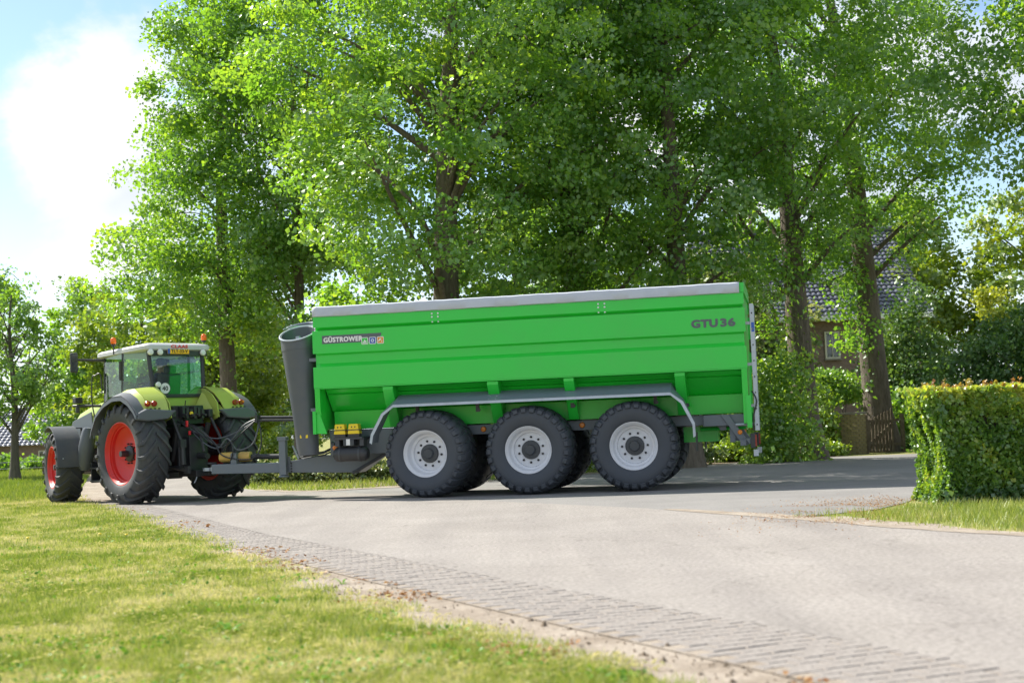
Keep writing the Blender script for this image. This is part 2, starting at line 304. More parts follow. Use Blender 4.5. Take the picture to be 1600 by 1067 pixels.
# ================================================================== THE SETTING: ground, roads, shoulder, paver strip
def vnoise(x, y, s, seed=0):
    x = np.asarray(x)*s; y = np.asarray(y)*s; xi = np.floor(x).astype(int); yi = np.floor(y).astype(int); fx = x-xi; fy = y-yi
    fx = fx*fx*(3-2*fx); fy = fy*fy*(3-2*fy)
    def h(a, b):
        v = np.sin(a*127.1+b*311.7+seed*74.7)*43758.5453; return v-np.floor(v)
    return (h(xi, yi)*(1-fx)+h(xi+1, yi)*fx)*(1-fy)+(h(xi, yi+1)*(1-fx)+h(xi+1, yi+1)*fx)*fy
def fbm(x, y, s, seed=0): return (vnoise(x, y, s, seed)+0.5*vnoise(x, y, s*2.1, seed+1)+0.25*vnoise(x, y, s*4.3, seed+2))/1.75
BF = [(4.9,0.0),(3.4,3.0),(2.13,6.16),(1.57,7.35),(0.74,9.06),(0.16,10.27),(-0.6,11.87),(-1.14,13.1),(-2.1,15.15),(-2.98,17.0),(-4.05,19.64),(-6.2,25.0),(-8.3,30.0),(-9.9,36.0),(-12.6,46),(-16.6,60),(-24,86)]
NE = [(3.4,0.0),(2.1,3.0),(0.82,6.2),(0.12,7.42),(-0.45,8.58),(-1.2,10.35),(-2.45,13.76),(-3.85,17.4),(-5.85,22.65),(-8.35,28.5),(-9.7,31.5),(-11.4,37.5),(-14.1,47),(-18.4,62),(-26,88)]
FE = [(-20,88),(-12.8,62),(-9.6,47),(-8.1,40),(-6.6,34),(-5.6,31.6),(-4.2,30.3),(-2.4,27.0),(-0.1,22.4),(1.65,19.4),(2.87,16.5),(3.36,15.4),(3.95,13.8),(4.5,12.7),(5.6,10.5),(8.2,5.0),(10.6,0.0)]
SIDE = [(-4.2,30.3),(-2.9,30.9),(0.5,33.4),(4.4,37.2),(7.1,39.9),(9.4,40.7),(11,40.4),(15,41.5),(22,45.5),(24,41),(17,37.5),(11.4,32),(7.5,24.5),(5.0,18.4),(4.3,17.2),(3.5,16.6),(2.87,16.5),(1.65,19.4),(-0.1,22.4),(-2.4,27.0)]
def flat(name, poly, z, mat):
    bm = bmesh.new(); f = bm.faces.new([bm.verts.new((x, y, z)) for x, y in poly]); bmesh.ops.triangulate(bm, faces=[f]); bmesh.ops.recalc_face_normals(bm, faces=bm.faces)
    for f in bm.faces:
        if f.normal.z < 0: f.normal_flip()
    me = bpy.data.meshes.new(name); bm.to_mesh(me); bm.free(); return tag(link(name, me, mat), kind='structure')
flat('ground', [(-1500, -400), (1500, -400), (1500, 2500), (-1500, 2500)], -0.012, M['ground'])
NEd = smooth_path([(x, y, 0) for x, y in NE], 14)[::-1]
flat('sandy_shoulder', [(x+0.06, y) for x, y in BF]+[(p.x-0.10-0.35*float(vnoise(p.y*1.7, 3.0, 1.0, 2)), p.y+0.15*float(vnoise(p.y*3.1, 8.0, 1.0, 4))) for p in NEd], -0.008, M['sand'])
flat('side_road', SIDE, -0.004, M['sideroad'])
flat('road', BF+FE, 0.0, M['asphalt'])
flat('tree_bed', [(-2.6,31.3),(0.5,33.6),(4.4,37.4),(7.1,40.1),(9.4,40.9),(9.6,48),(-12,52),(-10,45.5),(-6.2,36.2),(-4.3,33.0)], -0.008, M['litter'])

def interp(poly, yy):
    ys = [p[1] for p in poly]; xs = [p[0] for p in poly]
    if ys[0] > ys[-1]: ys, xs = ys[::-1], xs[::-1]
    return np.interp(yy, ys, xs)
# --- clinker pavers beside the asphalt
def paver_strip():
    P = smooth_path([(x, y, 0) for x, y in BF[:13]], 8)
    cum = [0.0]
    for a, b in zip(P, P[1:]): cum.append(cum[-1]+(b-a).length)
    def at(s):
        i = min(max(int(np.searchsorted(cum, s))-1, 0), len(P)-2); t = (s-cum[i])/max(1e-6, cum[i+1]-cum[i])
        d = (P[i+1]-P[i]).normalized(); return P[i].lerp(P[i+1], t), d
    rs = random.Random(3); place = []
    s = 4.6; k = 0
    while s < cum[-1]-0.5:
        p, d = at(s); n = Vector((-d.y, d.x, 0))
        if n.x > 0: n = -n
        row = [0.01+0.205*j+(0.10 if k % 2 else 0.0) for j in range(4 if k % 2 == 0 else 3)]
        if k % 2: row = [(-0.03)]+row
        for j, o in enumerate(row):
            half = k % 2 and j == 0
            c = p+n*(o+(0.10 if not half else 0.075))
            place.append((c, math.atan2(d.y, d.x), half, rs.uniform(-0.002, 0.002)-0.006*max(0, o-0.35), rs.gauss(0, 0.008), rs.gauss(0, 0.012)))
        s += 0.107+rs.uniform(-0.003, 0.003); k += 1
    def bm_(w, l=0.099, h=0.07):
        c = 0.005; x, y = l/2, w/2
        lo = [(-x,-y,-h),(x,-y,-h),(x,y,-h),(-x,y,-h)]; mi = [(-x,-y,-c),(x,-y,-c),(x,y,-c),(-x,y,-c)]
        tp = [(-x+c,-y+c,0),(x-c,-y+c,0),(x-c,y-c,0),(-x+c,y-c,0)]
        f = [(8,9,10,11)]+[(a+i, a+(i+1) % 4, b+(i+1) % 4, b+i) for a, b in ((0, 4), (4, 8)) for i in range(4)]
        return lo+mi+tp, f
    full, half = bm_(0.192), bm_(0.092)
    mf = bpy.data.meshes.new('paver'); mf.from_pydata(full[0], [], full[1]); mh = bpy.data.meshes.new('paver_half'); mh.from_pydata(half[0], [], half[1])
    mf.materials.append(M['paver']); mh.materials.append(M['paver'])
    bed = MB(); pts = [at(4.5+i*0.5) for i in range(int((cum[-1]-5)/0.5))]
    A = [p+Vector((0, 0, -0.0028)) for p, d in pts]; B = []
    for p, d in pts:
        n = Vector((-d.y, d.x, 0)); n = -n if n.x > 0 else n; B.append(p+n*0.84+Vector((0, 0, -0.0028)))
    bed.add(A+B, [(i, i+1, len(A)+i+1, len(A)+i) for i in range(len(A)-1)])
    root = tag(bed.build('paver_strip', M['sand']), kind='structure')
    place.sort(key=lambda q: (q[0].y < 5.5, q[0].length))
    far = MB()
    for i, (c, a, hf, dz, ta, tb) in enumerate(place):
        z = 0.003+dz
        if i < 300:
            o = bpy.data.objects.new('paver', mh if hf else mf); COL.objects.link(o); o.parent = root
            o.location = (c.x, c.y, z); o.rotation_euler = (ta, tb, a)
        else:
            R = Matrix.Rotation(a, 3, 'Z'); src = half if hf else full
            far.add([R @ Vector(v)+Vector((c.x, c.y, z)) for v in src[0]], src[1])
    tag(far.build('distant_pavers', M['paver'], root), kind='stuff')
paver_strip()
def ragged(name, line, w0, w1, z, mat, seed):
    P = smooth_path([(x, y, 0) for x, y in line], 10); A = []; B = []
    for i, p in enumerate(P):
        d = (P[min(i+1, len(P)-1)]-P[max(i-1, 0)]).normalized(); n = Vector((d.y, -d.x, 0)); e = math.sin(math.pi*i/(len(P)-1))**0.5
        A.append(p+n*e*(w0*(0.3+1.4*float(fbm(i*0.35, seed, 1.0, seed))))+Vector((0, 0, z))); B.append(p-n*e*(w1*(0.3+1.4*float(fbm(i*0.3, seed+9, 1.0, seed+3))))+Vector((0, 0, z)))
    b = MB(); k = len(A); b.add(A+B, [(i, i+1, k+i+1, k+i) for i in range(k-1)]); return tag(b.build(name, M[mat]), kind='structure')
ragged('sand_drift', [(1.9, 18.9), (2.6, 17.3), (3.2, 15.9), (3.6, 14.9), (4.1, 13.6), (4.8, 12.2), (5.9, 9.9)], 0.12, 0.38, 0.004, 'sand', 4)
ragged('sand_drift_far', [(-5.9, 32.6), (-4.7, 30.7), (-3.4, 30.7), (-1.4, 31.9), (0.8, 33.6), (3.2, 36.0)], 0.35, 0.35, 0.004, 'sand', 8)

# --- leaf / blade meshes from numpy arrays
def fast_mesh(name, verts, tris, tint=None, mat=None, parent=None):
    me = bpy.data.meshes.new(name); nv, nf = len(verts), len(tris)
    me.vertices.add(nv); me.vertices.foreach_set('co', np.ascontiguousarray(verts, dtype=np.float32).ravel())
    me.loops.add(nf*3); me.loops.foreach_set('vertex_index', np.ascontiguousarray(tris, dtype=np.int32).ravel())
    me.polygons.add(nf); me.polygons.foreach_set('loop_start', np.arange(0, nf*3, 3, dtype=np.int32))
    me.update(calc_edges=True)
    if tint is not None:
        a = me.attributes.new('tint', 'FLOAT', 'POINT'); a.data.foreach_set('value', np.ascontiguousarray(tint, dtype=np.float32))
    return link(name, me, mat, parent)
def norm(a): return a/np.maximum(np.linalg.norm(a, axis=1, keepdims=True), 1e-9)
def leaf_arrays(P, size, tint, rng, up=0.5, droop=0.35, width=0.42, bias=None):
    n = len(P); nr = norm(rng.normal(size=(n, 3))*(1.0 if bias is None else 0.75)+(np.array([0, 0, up]) if bias is None else bias)); d = rng.normal(size=(n, 3)); d[:, 2] -= droop*1.5
    d = norm(d-nr*np.sum(d*nr, axis=1, keepdims=True)); s = np.cross(nr, d); L_ = np.asarray(size).reshape(-1, 1)
    b = P-d*L_*0.5; t = P+d*L_*0.5-nr*L_*0.08; m = P-d*L_*0.05+nr*L_*0.07
    v = np.stack([b, m+s*L_*width, t, m-s*L_*width], axis=1).reshape(-1, 3)
    i = np.arange(n)*4; tr = np.stack([np.stack([i, i+1, i+2], 1), np.stack([i, i+2, i+3], 1)], 1).reshape(-1, 3)
    return v, tr, np.repeat(tint, 4)
def blades(name, X, Y, h, w, tint, rng, z=-0.012, label=None):
    n = len(X); a = rng.uniform(0, 2*np.pi, n); ln = rng.uniform(0.1, 0.85, n)*h; la = rng.uniform(0, 2*np.pi, n)
    B = np.stack([X, Y, np.full(n, z)], 1); S = np.stack([np.cos(a), np.sin(a), np.zeros(n)], 1)*w[:, None]/2
    T = B+np.stack([np.cos(la)*ln, np.sin(la)*ln, h], 1)
    v = np.stack([B-S, B+S, T], 1).reshape(-1, 3); tr = np.arange(3*n).reshape(-1, 3)
    return tag(fast_mesh(name, v, tr, np.repeat(np.clip(tint, 0, 1), 3), M['grass']), label, 'grass', kind='stuff')
rg = np.random.default_rng(21)
# near lawn
n = 260000; u = rg.random(n); y0, y1 = 4.6, 34.0; Y = 1/((1/y0**0.6)*(1-u)+(1/y1**0.6)*u)**(1/0.6)
xl = -0.385*Y-0.5; xr = interp(NE, Y)+0.6*(fbm(Y, Y*0, 1.6, 5)-0.38)+0.08*np.clip((9.5-Y)/3, 0, 1); X = xl+(xr-xl)*rg.random(n)
edge = xr-X; patch = 0.5*fbm(X, Y, 1.4, 3)+0.5*fbm(X, Y, 3.6, 13); fine = fbm(X, Y, 9.0, 9)
keep = rg.random(n) < np.clip(0.12+edge*1.5+1.2*(fbm(X, Y, 3.0, 77)-0.5), 0.02, 1)*np.clip(0.30+1.5*fine, 0.2, 1)
X, Y, edge, patch, fine = X[keep], Y[keep], edge[keep], patch[keep], fine[keep]
tint = 0.57+2.1*(patch-0.5)+0.9*(fine-0.5)+rg.normal(0, 0.20, len(X))+0.35*np.exp(-edge/0.25)
h = (0.028+0.05*fbm(X, Y, 2.0, 31)*rg.random(len(X))+0.0006*Y)*(1.25-0.5*np.clip(tint, 0, 1)); w = 0.0045*(1+Y/9)
blades('lawn_grass', X, Y, h, w, tint, rg, label='short sunlit lawn grass with straw patches beside the paver strip')
# clover leaves, lying straw and dead leaves in the lawn
def scatter(name, n, cond, size, mat, tintf, label, cat, up=2.0, width=0.42, zr=(0.0, 0.03), y0=4.8, y1=20.0):
    u = rg.random(n); Y = 1/((1/y0)*(1-u)+(1/y1)*u); X = -0.385*Y-0.4+(interp(NE, Y)+0.45+0.385*Y+0.4)*rg.random(n); k = cond(X, Y); X, Y = X[k], Y[k]
    P_ = np.stack([X, Y, -0.01+rg.uniform(zr[0], zr[1], len(X))], 1); v, t_, tt = leaf_arrays(P_, size*(0.6+0.8*rg.random(len(X)))*(1+Y/25), np.clip(tintf(X, Y), 0, 1), rg, up=up, width=width)
    return tag(fast_mesh(name, v, t_, tt, M[mat]), label, cat, kind='stuff')
scatter('clover_patches', 16000, lambda X, Y: (X < interp(NE, Y)-0.1) & (fbm(X, Y, 2.3, 91) > 0.60), 0.020, 'bright', lambda X, Y: rg.random(len(X)), 'bright green clover patches in the near lawn', 'clover', zr=(0.01, 0.05))
scatter('straw_litter', 20000, lambda X, Y: (X < interp(NE, Y)+0.1) & (fbm(X, Y, 1.9, 97) > 0.50), 0.036, 'grass', lambda X, Y: 0.85+rg.normal(0, 0.12, len(X)), 'pale dry straw lying in the lawn', 'straw', up=3.0, width=0.05, zr=(0.01, 0.045))
scatter('dead_leaves', 13000, lambda X, Y: (np.abs(X-interp(NE, Y)-0.02) < 0.40) & (fbm(X, Y, 1.5, 99) > 0.56), 0.024, 'deadleaf', lambda X, Y: rg.random(len(X)), 'reddish brown dead leaves along the lawn edge', 'leaves', up=3.0, zr=(0.004, 0.03), y1=26.0)
# grass patch in front of the hedge
n = 42000; X = rg.uniform(2.9, 7.2, n); Y = rg.uniform(9.0, 18.2, n); fx = interp(FE[8:], Y)
edge = X-fx; lim = np.minimum(edge-0.12, (17.75-Y)); nf = fbm(X, Y, 1.8, 41)
tipk = (Y < 16.6) | (X > 4.55)
keep = (lim > 0) & tipk & (rg.random(n) < np.clip(0.1+lim*0.75, 0, 1)*np.clip(nf*2.2-0.35+0.5*(X > 4.6), 0.05, 1)); X, Y, lim, nf = X[keep], Y[keep], lim[keep], nf[keep]
tint = 0.22+0.9*(nf-0.5)+rg.normal(0, 0.2, len(X))+0.5*np.exp(-lim/0.35)
blades('roadside_grass', X, Y, 0.05+0.08*rg.random(len(X)), np.full(len(X), 0.010), tint, rg, label='sparse tufty grass in front of the clipped hedge')
# leaf litter blown against the foot of the hedge
n = 5200; X = rg.normal(4.1, 0.75, n); Y = rg.normal(17.4, 1.0, n)+(X-4.1)*1.1; k = (fbm(X, Y, 2.2, 47) > 0.46) & (X < 5.2); X, Y = X[k], Y[k]
v, t_, tt = leaf_arrays(np.stack([X, Y, 0.004+0.008*rg.random(len(X))], 1), 0.019*(0.6+0.8*rg.random(len(X))), rg.random(len(X)), rg, up=4.0)
tag(fast_mesh('leaf_litter', v, t_, tt, M['deadleaf']), 'brown leaf litter at the left foot of the clipped hedge', 'leaves', kind='stuff')
# verge behind the drawbar
n = 36000; t = rg.random(n); Y = rg.uniform(29.5, 48, n); X = rg.uniform(-18, 3.0, n)
fx = interp(FE[:7], Y); back = np.where(X < -2.6, fx+0.15, 99); lim = X-back
low = np.interp(X, [-4.2, -2.9, 0.5, 3.0], [30.3, 30.9, 33.4, 36.0])
keep = (((X > -4.2) & (Y > low+0.15)) | ((X <= -4.2) & (X > fx+0.1))) & (Y < np.interp(X, [-18, -8, -4.2, 3], [60, 44, 35.5, 38])); X, Y = X[keep], Y[keep]; nf = fbm(X, Y, 0.9, 51)
blades('verge_grass', X, Y, 0.07+0.10*rg.random(len(X)), np.full(len(X), 0.022), 0.28+0.9*(nf-0.5)+rg.normal(0, 0.18, len(X)), rg, label='grass verge along the far edge of the road')
# meadow on the far left
n = 90000; Y = 22+ (75-22)*rg.random(n)**1.2; X = -0.62*Y-1+(interp(NE, np.minimum(Y, 85))+0.62*Y+1)*rg.random(n); keep = (X < interp(NE, np.minimum(Y, 85))-0.1) & ((X < -0.385*Y-0.3) | (Y > 32)); X, Y = X[keep], Y[keep]; nf = fbm(X, Y, 0.5, 61)
blades('meadow_grass', X, Y, 0.09+0.11*rg.random(len(X)), np.full(len(X), 0.03), 0.12+0.8*(nf-0.5)+rg.normal(0, 0.15, len(X)), rg, label='fresh green meadow grass on the far left')
# crumbs of soil and stones on the shoulder
n = 900; Y = 5.5+14*rg.random(n)**1.6; X = interp(NE, Y)+rg.normal(0.25, 0.22, n); keep = (X > interp(NE, Y)-0.15) & (X < interp(BF, Y)-0.72); X, Y = X[keep], Y[keep]
mbx = MB()
for x, y in zip(X, Y):
    s = random.uniform(0.004, 0.013)*(2.0 if random.random() < 0.06 else 1)
    R = Matrix.Rotation(random.uniform(0, 6.28), 3, 'Z'); p = [R @ Vector((random.uniform(0.6, 1.3)*s*a, random.uniform(0.6, 1.3)*s*b, 0)) for a, b in ((1, 0), (0, 1), (-1, 0), (0, -1))]
    c = Vector((x, y, -0.009)); mbx.add([c+q for q in p]+[c+Vector((0, 0, s*random.uniform(0.7, 1.4)))], [(0, 1, 4), (1, 2, 4), (2, 3, 4), (3, 0, 4)])
tag(mbx.build('soil_crumbs', M['litter']), 'dry soil crumbs and grit on the sandy shoulder', 'soil', kind='stuff')

# ================================================================== wheels
def tyre_profile(R, W, rr, lh):
    h = [(rr-0.01, 0.36*W), (rr+0.012, 0.425*W), (rr+0.05, 0.455*W), (rr+0.45*(R-rr), 0.50*W), (R-lh-0.09, 0.485*W), (R-lh-0.03, 0.44*W), (R-lh, 0.36*W), (R-lh+0.012, 0.0)]
    return h+[(r, -t) for r, t in h[-2::-1]]
def make_tyre(R, W, rr, lh, nl, sweep, lw, wall=0.16):
    b = MB(); b.lathe(tyre_profile(R, W, rr, lh), 72, closed=True)
    for side in (1, -1):
        for k in range(nl):
            th0 = 2*math.pi*(k+(0.5 if side < 0 else 0))/nl
            st = [(0.015, R-lh, R), (0.20, R-lh, R), (0.36, R-lh-0.01, R-0.006), (0.455, R-lh-0.04, R-0.03), (0.492, R-lh-0.07, R-lh*0.9-0.035), (0.505, R-lh-wall, R-lh-wall+0.012)]
            vs = []
            for j, (fy, ra, rb) in enumerate(st):
                sfrac = min(fy/0.47, 1.0); th = th0+sweep*sfrac; y = side*fy*W
                wd = lw*(0.85+0.35*sfrac) if j < 4 else lw*0.95
                for r_, q in ((ra, -1), (ra, 1), (rb, 0.8), (rb, -0.8)):
                    a = th+q*wd/2/R; yy = y if j < 4 or r_ == ra else y+side*0.018
                    vs.append((r_*math.cos(a), yy, r_*math.sin(a)))
            fs = [(0, 1, 2, 3), tuple(20+i for i in (3, 2, 1, 0))]
            for j in range(5): fs += [(4*j+i, 4*j+(i+1) % 4, 4*j+4+(i+1) % 4, 4*j+4+i) for i in range(4)]
            b.add(vs, fs)
    return b.mesh('tyre', 40)
def ring_text(parent, r, y, words, mat): pass
# trailer wheel: part "wheel" is the hub; sub-parts tyre, rim, wheel nuts
T_TYRE = make_tyre(0.772, 0.72, 0.41, 0.026, 29, 0.12, 0.115, 0.10)
def trailer_rim():
    b = MB(); b.lathe([(0.395, 0.255), (0.420, 0.275), (0.425, 0.288), (0.405, 0.292), (0.385, 0.262), (0.365, 0.235), (0.355, 0.130), (0.340, 0.105), (0.308, 0.095), (0.296, 0.045), (0.272, 0.050), (0.15, 0.060), (0.12, 0.06), (0.12, 0.02), (0.38, 0.02), (0.40, -0.25), (0.425, -0.26), (0.40, -0.27)], 56, caps=False)
    return b.mesh('rim', 30)
T_RIM = trailer_rim()
def trailer_hub():
    b = MB(); b.lathe([(0.0, 0.165), (0.075, 0.165), (0.088, 0.15), (0.095, 0.115), (0.155, 0.105), (0.165, 0.09), (0.168, -0.02), (0.10, -0.4), (0.0, -0.4)], 28)
    for k in range(6):
        a = k*math.pi/3; b.lathe([(0.012, 0.095), (0.012, 0.106), (0.0, 0.106)], 6, (0.128*math.cos(a), 0.008, 0.128*math.sin(a)))
    return b.mesh('wheel', 30)
T_HUB = trailer_hub()
def trailer_nut():
    b = MB(); b.lathe([(0.021, 0.05), (0.021, 0.078), (0.012, 0.088), (0.0, 0.088)], 6); return b.mesh('wheel_nut')
T_NUT = trailer_nut()
def trailer_wheel(root, x, side, steer, spin):
    w = link('wheel', T_HUB, M['dark'] if not T_HUB.materials else None, root); w.location = (x, side*1.02, 0.768)
    w.rotation_mode = 'XYZ'; w.rotation_euler = (0, 0, steer+(0 if side > 0 else math.pi))
    t = link('tyre', T_TYRE, None if T_TYRE.materials else M['tyre_clean'], w); t.rotation_euler = (0, spin, 0)
    link('rim', T_RIM, None if T_RIM.materials else M['rim'], w)
    for k in range(10):
        nn = link('wheel_nut', T_NUT, None if T_NUT.materials else M['blackp'], w); a = spin+k*math.pi/5; nn.location = (0.222*math.cos(a), 0, 0.222*math.sin(a))
    return w

# ================================================================== the green transfer trailer
TR = empty('grain_trailer', (0.47, 26.02, 0), rad(168.8))
tag(TR, 'long green three-axle grain trailer with silver wheels hitched behind the tractor', 'trailer')
X1, X0 = 3.88, -3.81
# upper side profile, (y, z), top to ledge
prof = [(1.262, 3.29), (1.262, 3.10), (1.205, 3.055), (1.205, 3.052), (1.282, 3.035), (1.282, 2.628), (1.215, 2.595), (1.215, 2.45), (1.285, 2.385), (1.285, 2.015)]
def side_panels():
    names = ['upper_side_panel', 'upper_groove', 'side_panel', 'middle_groove', 'lower_side_panel']
    seg = [(0, 1), (1, 4), (4, 5), (5, 8), (8, 9)]
    for s in (1, -1):
        for nm, (a, c) in zip(names, seg):
            b = MB(); pts = prof[a:c+1]; e1, e0 = (X1-0.06, X0+0.03) if 'groove' in nm else (X1, X0)
            if nm == 'upper_side_panel': e1, e0 = X1-0.01, X0+0.01
            outer = [(y*s, z) for y, z in pts]; inner = [((y-0.02)*s, z+(0.004 if i == 0 else -0.004 if i == len(pts)-1 else 0)) for i, (y, z) in enumerate(pts)][::-1]
            inner = [((y-0.02)*s, z) for y, z in pts][::-1]
            b.prism(outer+inner, 'x', e1, e0); b.build(nm, M['green'], TR)
    for s in (1, -1):
        b = MB(); b.prism([(1.285*s, 2.012), (1.285*s, 1.995), (0.98*s, 1.985), (0.98*s, 2.005)], 'x', X1-0.005, X0+0.005); b.build('ledge', M['green'], TR)
        # slanting hopper sheet, fold line, lower sheet
        b = MB(); b.prism([(0.985*s, 1.984), (0.62*s, 1.60), (0.60*s, 1.60), (0.965*s, 1.984)], 'x', 3.76, -3.70); b.build('hopper_side', M['green'], TR)
        b = MB(); b.prism([(0.905*s, 1.905), (0.935*s, 1.900), (0.89*s, 1.885)], 'x', 3.74, -3.68); b.build('hopper_fold', M['green'], TR)
        b = MB(); b.prism([(0.62*s, 1.605), (0.72*s, 1.585), (0.70*s, 1.262), (0.62*s, 1.262)], 'x', 3.70, -3.68); b.build('hopper_skirt', M['green'], TR)
        for xa, xb in ((2.61, 2.42), (0.71, 0.51), (-0.65, -0.83), (-2.57, -2.75)):
            b = MB(); b.prism([(1.262*s, 1.990), (1.262*s, 1.93), (0.84*s, 1.262), (0.68*s, 1.262), (0.62*s, 1.60), (0.98*s, 1.990)], 'x', xa, xb); b.build('hopper_rib', M['green'], TR, bevel=0.012)
side_panels()
# end walls with their corner posts
for x, d in ((X1, -1), (X0, 1)):
    b = MB(); b.prism([(-1.2, 3.30), (1.2, 3.30), (1.2, 2.02), (1.0, 1.98), (0.8, 1.27), (-0.8, 1.27), (-1.0, 1.98), (-1.2, 2.02)], 'x', x+d*0.03, x+d*0.09); b.build('end_wall', M['green'], TR)
    for s in (1, -1):
        b = MB(); b.prism([(1.283*s, 1.994), (1.262*s, 1.60 if d < 0 else 1.08), (1.02*s, 1.19 if d < 0 else 1.06), (0.86*s, 1.27), (0.97*s, 1.994)], 'x', x+d*0.012, x+d*0.105); b.build('corner_post', M['green'], TR)
    b = MB(); b.prism([(1.255, 3.30), (1.255, 3.462), (0.7, 3.50), (-0.7, 3.50), (-1.255, 3.462), (-1.255, 3.30)], 'x', x+d*0.0, x+d*0.075); b.build('end_cap', M['green'], TR)
# interior so that the box is closed from above
b = MB()
for s in (1, -1): b.prism([(1.19*s, 3.28), (1.19*s, 2.03), (0.95*s, 1.98), (0.93*s, 1.98), (1.17*s, 2.03), (1.17*s, 3.28)], 'x', 3.78, -3.72)
b.build('inner_lining', M['green'], TR)
# silver roll-over tarpaulin with uneven hem
b = MB(); nx = 90; rows = []
for i in range(nx+1):
    x = 3.868+(-3.735-3.868)*i/nx; w1 = 0.003*math.sin(i*1.7)+0.003*math.sin(i*0.53+1); seam = 0.006 if i % 13 == 0 else 0
    rows.append([(x, 1.272+w1*0.4+seam, 3.285+w1*0.5), (x, 1.292+w1+seam, 3.300), (x, 1.300+w1*0.6+seam, 3.40), (x, 1.285+seam, 3.455+w1), (x, 1.20, 3.478+w1*0.6), (x, 0.6, 3.515), (x, 0, 3.525), (x, -0.6, 3.515), (x, -1.2, 3.478), (x, -1.285, 3.455), (x, -1.300, 3.40), (x, -1.292, 3.300), (x, -1.272, 3.285)])
k = len(rows[0]); b.add([p for r in rows for p in r], [(i*k+j, i*k+j+1, (i+1)*k+j+1, (i+1)*k+j) for i in range(nx) for j in range(k-1)])
o = b.build('tarpaulin', M['tarp'], TR, smooth=45); sm = o.modifiers.new('thickness', 'SOLIDIFY'); sm.thickness = 0.004; sm.offset = -1
# joint plates with bolts
for xj, zs in ((1.60, (3.235, 3.175, 3.09)), (-1.37, (3.235, 3.175, 3.09))):
    for z in zs:
        for dx in (0.055, -0.055):
            b = MB(); b.lathe([(0.017, 0), (0.017, 0.010), (0.010, 0.016), (0, 0.016)], 8, (xj+dx, 1.262 if z > 3.1 else 1.245, z)); b.build('bolt', M['rim'], TR)
# mudguards with stays
FP = [(2.83, 1.0), (2.80, 1.15), (2.60, 1.50), (2.38, 1.65), (-2.50, 1.65), (-2.71, 1.49), (-2.89, 1.12), (-2.895, 0.90)]
LIFT = [0, 0, 0.03, 0.17, 0.17, 0.06, 0, 0]
for s in (1, -1):
    b = MB(); A = [(x, s*1.43, z) for x, z in FP]; B = [(x+(-0.03 if i < 3 else 0.03 if i > 4 else 0), s*1.00, z+l) for i, ((x, z), l) in enumerate(zip(FP, LIFT))]
    b.strip(A, B, 0.006*s)
    mg = b.build('mudguard', M['fender'], TR, smooth=12)
    lp = MB(); lp.strip([(x, s*1.432, z) for x, z in FP], [(x, s*1.436, z-0.045) if 2 < i < 5 else (x-0.04*(1 if i < 3 else -1), s*1.436, z-0.03) for i, (x, z) in enumerate(FP)], 0.004); lp.build('mudguard_lip', M['galv'] if s > 0 else M['fender'], mg)
    fl = MB(); fl.box((-2.895, s*1.22, 0.80), (0.012, 0.40, 0.32)); fl.build('mud_flap', M['black'], mg)
    for xs in (2.05, 0.95, -0.75, -2.2):
        q = MB(); q.box((xs, s*1.12, 1.63), (0.05, 0.25, 0.05)); q.box((xs, s*1.00, 1.56), (0.06, 0.05, 0.18)); q.lathe([(0.03, 0), (0.03, 0.03), (0, 0.03)], 8, (xs-0.03, s*1.03 if s > 0 else s*1.03-0.03, 1.5)); q.build('mudguard_bracket', M['dark'], mg)
    for xs in (0.60,):
        for dx in (-0.06, 0.06):
            for kz in range(3):
                q = MB(); yy = 1.38-0.13*kz; q.lathe([(0.011, 0), (0.011, 0.012), (0, 0.012)], 6, (xs+dx, s*yy, 1.65+(1.43-yy)*0.395), 'z'); q.build('bolt', M['galv'], mg)
    st = MB(); st.tube([(-2.74, s*1.0, 1.43), (-2.74, s*0.8, 1.43)], 0.035, 10); st.build('mudguard_stay', M['dark'], mg)
# chassis
b = MB()
for s in (1, -1): b.box2((3.0, s*0.62, 1.07), (-3.70, s*0.52, 1.245))
for x in (2.6, 1.0, -0.9, -2.6, -3.5): b.box2((x-0.05, -0.52, 1.09), (x+0.05, 0.52, 1.22))
b.build('chassis_frame', M['grey'], TR, bevel=0.008)
for x in (1.82, 0.0, -1.82):
    a = MB(); a.box2((x-0.075, -0.66, 0.69), (x+0.075, 0.66, 0.845)); a.build('axle', M['dark'], TR, bevel=0.01)
    for s in (1, -1):
        q = MB(); q.box2((x-0.5, s*0.55-0.045, 0.86), (x+0.5, s*0.55+0.045, 0.90)); q.box2((x-0.4, s*0.55-0.045, 0.825), (x+0.4, s*0.55+0.045, 0.86)); q.box2((x-0.1, s*0.55-0.06, 0.80), (x+0.1, s*0.55+0.06, 0.94))
        q.prism([(x+0.5, 1.07), (x+0.32, 1.07), (x+0.45, 0.86), (x+0.52, 0.86)], 'y', s*0.55-0.05, s*0.55+0.05); q.prism([(x-0.5, 1.07), (x-0.32, 1.07), (x-0.45, 0.86), (x-0.52, 0.86)], 'y', s*0.55-0.05, s*0.55+0.05)
        q.build('leaf_spring', M['dark'], TR)
        q = MB(); q.lathe([(0.0, 0.20), (0.11, 0.20), (0.12, 0.18), (0.12, 0.02), (0, 0.02)], 18, (x+0.25, s*0.42, 0.80), 'x'); q.build('brake_chamber', M['dark'], TR)
for x, st, sp in ((1.82, rad(-8), 0.1), (0.0, rad(-2), 0.35), (-1.82, rad(1.0), 0.6)):
    trailer_wheel(TR, x, 1, st, sp); trailer_wheel(TR, x, -1, st, sp+0.2)
